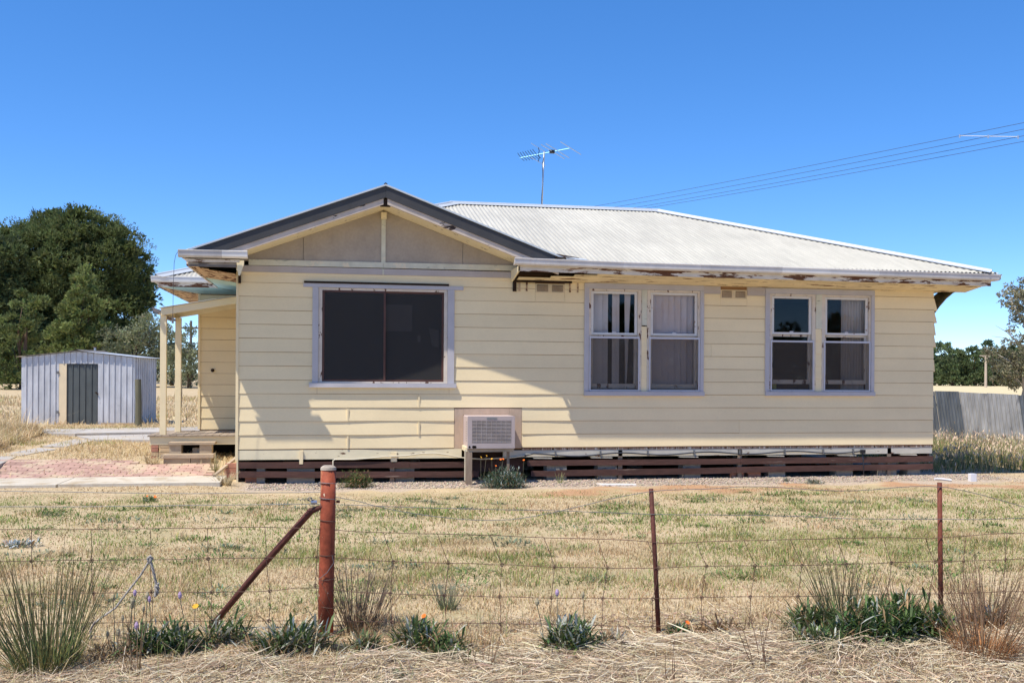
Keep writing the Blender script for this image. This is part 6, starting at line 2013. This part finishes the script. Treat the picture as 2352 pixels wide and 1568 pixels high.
# ---------------------------------------------------------------- trees
def crown(name, lobes, per, size, col, mat, parent, sub=0.32, tri=4, seed=0, updir=0.5, colv=0.25, sub_n=46, thin=0.0, elong=2.6, inner=0.25):
    """foliage from many small tufts gathered into clumps that cover each lobe"""
    g = np.random.default_rng(500 + seed)
    Ps, Ns, Cs = [], [], []
    for lx, ly, lz, rx, ry, rz in lobes:
        area = rx * rz * 4 + ry * (rx + rz) * 2
        nc = max(6, int(area * per / sub_n / 1.0))
        u = g.normal(0, 1, (nc, 3))
        u /= np.linalg.norm(u, axis=1, keepdims=True)
        rad = np.where(g.uniform(0, 1, nc) < inner, g.uniform(0.45, 0.85, nc), g.uniform(0.84, 1.04, nc))
        c = u * rad[:, None] * np.array([rx, ry, rz]) + np.array([lx, ly, lz])
        rs = sub * g.uniform(0.6, 1.35, nc)
        m = int(sub_n)
        w = g.normal(0, 1, (nc, m, 3))
        w /= np.linalg.norm(w, axis=2, keepdims=True)
        q = c[:, None, :] + w * (rs[:, None, None] * g.uniform(0.35, 1.0, (nc, m, 1))) * np.array([1.1, 1.1, 0.85])
        nd = w * 0.8 + u[:, None, :] * 0.7 + np.array([0, 0, updir])
        cc = np.array(col) * (1 + g.normal(0, colv, (nc, 1, 1)) * 0.6) * (1 + g.normal(0, colv * 0.6, (nc, m, 1))) * (1 + g.normal(0, 0.05, (nc, m, 3)))
        keep = g.uniform(0, 1, (nc, m)) >= thin
        Ps.append(q[keep]); Ns.append(nd[keep]); Cs.append(np.clip(cc, 0.004, 0.9)[keep])
    P, N, C = np.concatenate(Ps), np.concatenate(Ns), np.concatenate(Cs)
    n = len(P)
    N /= np.linalg.norm(N, axis=1, keepdims=True) + 1e-9
    Vs, Cl = [], []
    for k in range(tri):
        d = N + g.normal(0, 0.45, (n, 3))
        d /= np.linalg.norm(d, axis=1, keepdims=True)
        s = np.cross(d, g.normal(0, 1, (n, 3)))
        s /= np.linalg.norm(s, axis=1, keepdims=True) + 1e-9
        L = size * g.uniform(0.6, 1.3, n)
        W_ = (L / elong)[:, None]
        Vs.append(np.stack([P - s * W_ * 0.35, P + d * (L * 0.55)[:, None] + s * W_ * 0.5, P + d * L[:, None], P + d * (L * 0.5)[:, None] - s * W_ * 0.5], 1))
        Cl.append(np.repeat(C[:, None, :], 4, axis=1))
    V = np.concatenate(Vs).reshape(-1, 3)
    CC = np.concatenate(Cl).reshape(-1, 3)
    m = len(V) // 4
    k = np.arange(m)[:, None] * 4
    T = np.concatenate([k + np.array([[0, 1, 2]]), k + np.array([[0, 2, 3]])])
    return fast(name, V, T, CC, mat, parent, 'stuff')


def trunk(parent, base, top, r0, r1, mat='bark', limbs=(), name='trunk'):
    b, t = Vector(base), Vector(top)
    d = t - b
    m = MB().tube([b - Vector((0, 0, 0.2)), b + d * 0.35 + Vector((0.05, 0, 0)) * r0 * 4, b + d * 0.7 - Vector((0.05, 0, 0)) * r0 * 3, t], [r0 * 1.2, r0, (r0 + r1) / 2, r1], 9)
    o = m.build(name, mat, parent, True)
    for a, e, r in limbs:
        a, e = Vector(a), Vector(e)
        mid = (a + e) / 2 + Vector((0, 0, 0.12 * (e - a).length))
        MB().tube([a, mid, e], [r, r * 0.7, r * 0.25], 6).build('limb', mat, o, True)
    return o


# each tree: foot (x, y) and lobes (sideways, deep, height, three radii) in metres
PINE_BIG = ((-19.369, 64.651), [(0.67, 0, 9.53, 5.0, 4.25, 3.83), (4.17, 0, 10.22, 2.67, 2.27, 2.83), (-2.5, 0, 10.18, 3.0, 2.55, 2.83), (2.33, 0, 6.7, 4.33, 3.68, 2.83), (-1.83, 0, 6.18, 3.33, 2.83, 3.67), (2.0, 0, 12.54, 2.83, 2.41, 1.6), (-0.83, 0, 12.35, 2.33, 1.98, 1.6), (5.67, 0, 8.89, 1.5, 1.27, 2.33), (6.6, 0, 7.83, 0.87, 0.74, 1.33), (5.33, 0, 5.72, 1.83, 1.56, 1.5), (1.67, 0, 3.53, 4.67, 3.97, 2.5), (-2.33, 0, 2.84, 3.33, 2.83, 2.17), (4.4, 0, 3.55, 1.67, 1.42, 2.0)])
PINE_LEFT = ((-23.797, 60.379), [(0.62, 0, 8.34, 2.64, 2.38, 3.11), (0.31, 0, 4.61, 3.42, 3.08, 3.73), (2.18, 0, 9.6, 1.4, 1.26, 1.71), (2.8, 0, 3.38, 2.18, 1.96, 2.18)])
PINE_YOUNG = ((-14.193, 50.488), [(0.0, 0, 7.61, 0.44, 0.4, 0.83), (0.06, 0, 6.73, 0.77, 0.69, 0.99), (-0.06, 0, 5.54, 1.16, 1.04, 1.24), (-0.28, 0, 4.16, 1.6, 1.44, 1.43), (0.06, 0, 2.79, 1.87, 1.69, 1.32), (0.94, 0, 5.96, 0.39, 0.35, 0.88), (0.99, 0, 4.58, 0.61, 0.55, 1.1), (-1.05, 0, 3.19, 1.16, 1.04, 1.38)])
PINE_YOUNG2 = ((-16.108, 44.739), [(0.05, 0, 5.39, 0.55, 0.49, 0.8), (-0.15, 0, 4.39, 1.0, 0.9, 1.05), (-0.45, 0, 3.02, 1.37, 1.23, 1.37), (-0.7, 0, 1.78, 1.49, 1.34, 1.0), (0.92, 0, 5.52, 0.35, 0.31, 0.55)])
OLIVE_A = ((-11.16, 49.93), [(0.0, 0.0, 3.46, 1.78, 1.4, 1.32), (1.08, 0.0, 4.23, 1.08, 0.85, 0.97), (-0.7, 0.0, 2.3, 1.55, 1.24, 1.16), (0.93, 0.0, 2.38, 1.63, 1.24, 1.24), (1.86, 0.0, 3.62, 0.78, 0.62, 1.08), (2.33, 0.0, 2.3, 1.01, 0.85, 1.16), (-0.16, -0.46, 1.68, 1.71, 0.93, 0.7)])
OLIVE_B = ((-7.31, 47.89), [(-0.07, 0.0, 3.56, 0.7, 0.67, 1.0), (0.22, 0.0, 2.64, 0.81, 0.67, 1.04), (-0.52, 0.0, 2.19, 0.93, 0.74, 1.04), (0.15, 0.0, 1.67, 0.89, 0.74, 0.67)])
OLIVE_C = ((-9.37, 54.57), [(0.0, 0.0, 2.36, 1.22, 0.99, 1.22), (-0.3, 0.0, 3.5, 0.91, 0.76, 1.14), (0.61, 0.0, 1.83, 0.99, 0.84, 0.84)])
GUM_TALL = ((65.198, 64.425), [(-1.6, 0, 9.72, 1.44, 1.15, 1.2), (-2.68, 0, 9.03, 1.04, 0.83, 0.88), (-1.4, 0, 7.44, 1.44, 1.15, 1.36), (0.0, 0, 8.45, 2.2, 1.76, 2.4), (0.6, 0, 10.85, 2.0, 1.6, 1.6), (-1.8, 0, 6.04, 0.96, 0.77, 1.2), (1.4, 0, 6.06, 2.0, 1.6, 2.4)])
GUM_LOW = ((59.661, 59.338), [(-1.68, 0, 2.56, 1.34, 1.08, 1.34), (-0.56, 0, 3.69, 1.49, 1.19, 1.64), (0.75, 0, 3.14, 1.87, 1.49, 2.09), (-2.31, 0, 3.79, 0.6, 0.48, 0.97), (0.0, 0, 1.94, 1.87, 1.49, 0.97), (1.79, 0, 4.64, 1.49, 1.19, 1.87)])

SR, CR = math.sin(YAW), math.cos(YAW)


def tree(name, label, spec, per, size, col, mat='needles', bark='bark', r0=0.3, group=None, limbs=6, seed=0, fill=0, **kw):
    (x, y), lobes = spec
    g0 = float(gz(x, y))
    t = thing(name, (x, y, g0), label, 'tree', group)
    W = [(x + a * CR + b * SR, y - a * SR + b * CR, z, rx, ry, rz) for a, b, z, rx, ry, rz in lobes]
    top = max(W, key=lambda l: l[2])
    g = random.Random(seed)
    zt = top[2]
    tr = trunk(t, (x, y, g0), (x + (top[0] - x) * 0.5, y + (top[1] - y) * 0.5, zt), r0, r0 * 0.25, bark)
    for l in W[:limbs]:
        h = g.uniform(0.25, 0.6)
        a = Vector((x, y, g0 + (l[2] - g0) * h))
        e = Vector(l[:3])
        mid = (a + e) / 2 + Vector((g.uniform(-.2, .2), 0, 0.1 * (e - a).length))
        MB().tube([a, mid, e], [r0 * 0.45, r0 * 0.3, r0 * 0.1], 6).build('limb', bark, tr, True)
    crown('crown', W, per, size, col, mat, t, seed=seed, **kw)
    if fill:
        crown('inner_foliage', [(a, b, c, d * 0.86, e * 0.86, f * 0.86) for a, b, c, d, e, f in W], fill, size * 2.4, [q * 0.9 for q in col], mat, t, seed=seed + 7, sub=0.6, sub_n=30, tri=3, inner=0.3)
    return t


PG = (0.145, 0.178, 0.066)
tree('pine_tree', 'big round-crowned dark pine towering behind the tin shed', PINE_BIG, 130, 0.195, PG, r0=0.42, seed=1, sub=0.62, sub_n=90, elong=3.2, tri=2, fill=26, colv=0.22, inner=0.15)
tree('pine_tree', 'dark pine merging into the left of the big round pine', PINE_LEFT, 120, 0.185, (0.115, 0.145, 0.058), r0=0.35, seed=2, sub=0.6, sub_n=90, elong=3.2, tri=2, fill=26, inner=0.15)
tree('pine_tree', 'lighter green young pine standing straight behind the shed roof', PINE_YOUNG, 85, 0.22, (0.215, 0.25, 0.085), r0=0.14, seed=3, sub=0.36, sub_n=44, tri=3, updir=1.2, inner=0.1)
tree('pine_tree', 'small bushy pine left of the tin shed', PINE_YOUNG2, 85, 0.22, (0.165, 0.20, 0.07), r0=0.12, seed=4, sub=0.36, sub_n=44, tri=3, updir=1.0, inner=0.1)
OG = (0.27, 0.285, 0.165)
tree('olive_tree', 'broad grey-green tree right of the big round pine', OLIVE_A, 120, 0.16, OG, 'leaf', r0=0.16, seed=5, sub=0.42, sub_n=40, tri=3, thin=0.15, colv=0.3)
tree('olive_tree', 'grey-green tree seen between the porch post and the house wall', OLIVE_B, 120, 0.16, OG, 'leaf', r0=0.12, seed=6, sub=0.36, sub_n=40, tri=3, thin=0.15, colv=0.3)
tree('olive_tree', 'grey-green tree seen between the two porch posts', OLIVE_C, 120, 0.16, (0.25, 0.265, 0.15), 'leaf', r0=0.12, seed=7, sub=0.36, sub_n=40, tri=3, thin=0.15, colv=0.3)
GG = (0.24, 0.225, 0.145)
gt = tree('gum_tree', 'tall sparse gum tree with a bare dead branch beyond the iron fence', GUM_TALL, 34, 0.26, GG, 'leaf', 'gum_bark', 0.28, seed=8, sub=0.48, sub_n=44, tri=3, thin=0.15, colv=0.3, updir=-0.5, inner=0.35)
tree('gum_tree', 'low drooping gum tree below the tall one beyond the iron fence', GUM_LOW, 44, 0.24, (0.21, 0.195, 0.12), 'leaf', 'gum_bark', 0.18, seed=9, sub=0.46, sub_n=44, tri=3, thin=0.1, colv=0.3, updir=-0.5)
MB().tube([(63.6, 63.9, 4.4), (62.7, 63.9, 4.9), (61.7, 64.04, 5.85), (60.6, 64.25, 6.5)], [0.09, 0.07, 0.045, 0.015], 5).build('dead_branch', 'dead_wood', gt)
MB().tube([(63.4, 63.9, 4.5), (62.3, 63.93, 4.95), (61.5, 64.07, 5.35), (60.3, 64.3, 5.5)], [0.08, 0.055, 0.04, 0.015], 5).build('dead_branch', 'dead_wood', gt)
MB().tube([(62.0, 64.0, 5.5), (61.9, 64.0, 6.1), (61.75, 64.0, 6.7)], [0.04, 0.03, 0.01], 5).build('dead_branch', 'dead_wood', gt)
for i, (x, y, h, r) in enumerate([(139.7, 195.1, 8.8, 2.47), (147.9, 201.8, 9.9, 2.88), (143.3, 190.4, 9.7, 2.53), (150.8, 197.2, 8.3, 2.52), (147.0, 187.7, 8.7, 2.71), (157.3, 198.0, 10.5, 2.75), (154.8, 190.3, 8.8, 2.66), (163.5, 196.9, 10.2, 2.86), (159.7, 187.4, 8.8, 2.74), (170.1, 195.7, 9.7, 3.17), (167.9, 188.0, 9.9, 3.07), (176.0, 193.0, 9.2, 3.0), (133.0, 197.0, 9.4, 2.7), (126.5, 200.0, 8.9, 2.6), (183.0, 190.0, 9.8, 3.1)]):
    g = random.Random(40 + i)
    lob = [(0, 0, h - r * 0.9, r * 0.8, r * 0.8, r * 0.9), (g.uniform(-.5, .5), 0, h * 0.55, r * 1.05, r, h * 0.28), (g.uniform(-.8, .8), -0.5, h * 0.28, r * 1.15, r, h * 0.24), (g.uniform(-1.4, 1.4), -0.8, h * 0.16, r * 0.9, r * 0.8, h * 0.14)]
    tree('pine_tree', 'dark green pine in the far wood beyond the iron fence', ((x, y), lob), 9.0, 0.75, (0.125, 0.165, 0.075), r0=0.3, group='pines of the far wood', limbs=2, seed=60 + i, sub=0.95, sub_n=34, tri=3, colv=0.3, inner=0.1)
for i, (x, y, h, lab) in enumerate(((-4.1, 22.2, 1.35, 'weathered timber fence post in the field behind the porch'), (-12.1, 31.8, 1.3, 'old timber fence post in the grass left of the shed'))):
    z0 = float(gz(x, y))
    o = MB().tube([(x, y, z0 - 0.1), (x + 0.02, y, z0 + h * 0.5), (x, y, z0 + h)], [0.075, 0.07, 0.065], 9).build('timber_post', 'timber_grey')
    tag(o, lab, 'post')

# trees across the road behind the viewpoint, the ones mirrored in the window glass
road = ((6.0, -44.0), [(0, 0, 4.2, 2.6, 2.0, 1.5), (-1.6, 0, 3.0, 2.2, 1.8, 1.6), (1.7, 0, 3.2, 2.2, 1.8, 1.5), (0.2, 0, 1.6, 3.0, 1.8, 1.3)])
rt = tree('roadside_tree', 'dark bushy tree across the road mirrored in the window glass', road, 14, 0.5, (0.10, 0.13, 0.05), r0=0.25, group='trees across the road', limbs=2, seed=90, sub=0.7, sub_n=30, tri=3)
gq = random.Random(5)
for k, x in enumerate((-8.0, -1.5, 11.5, 16.0, 20.5, 25.5, 30.0, 35.5, 41.0)):
    c = rt.copy()
    scene.collection.objects.link(c)
    c.location = (x, -44.0 + gq.uniform(-3, 3), float(gz(x, -44.0)))
    sc = gq.uniform(0.75, 1.2)
    c.scale = (sc, sc, sc)
    for ch in rt.children:
        d = ch.copy()
        scene.collection.objects.link(d)
        d.parent = c
        for gch in ch.children:
            e = gch.copy()
            scene.collection.objects.link(e)
            e.parent = d
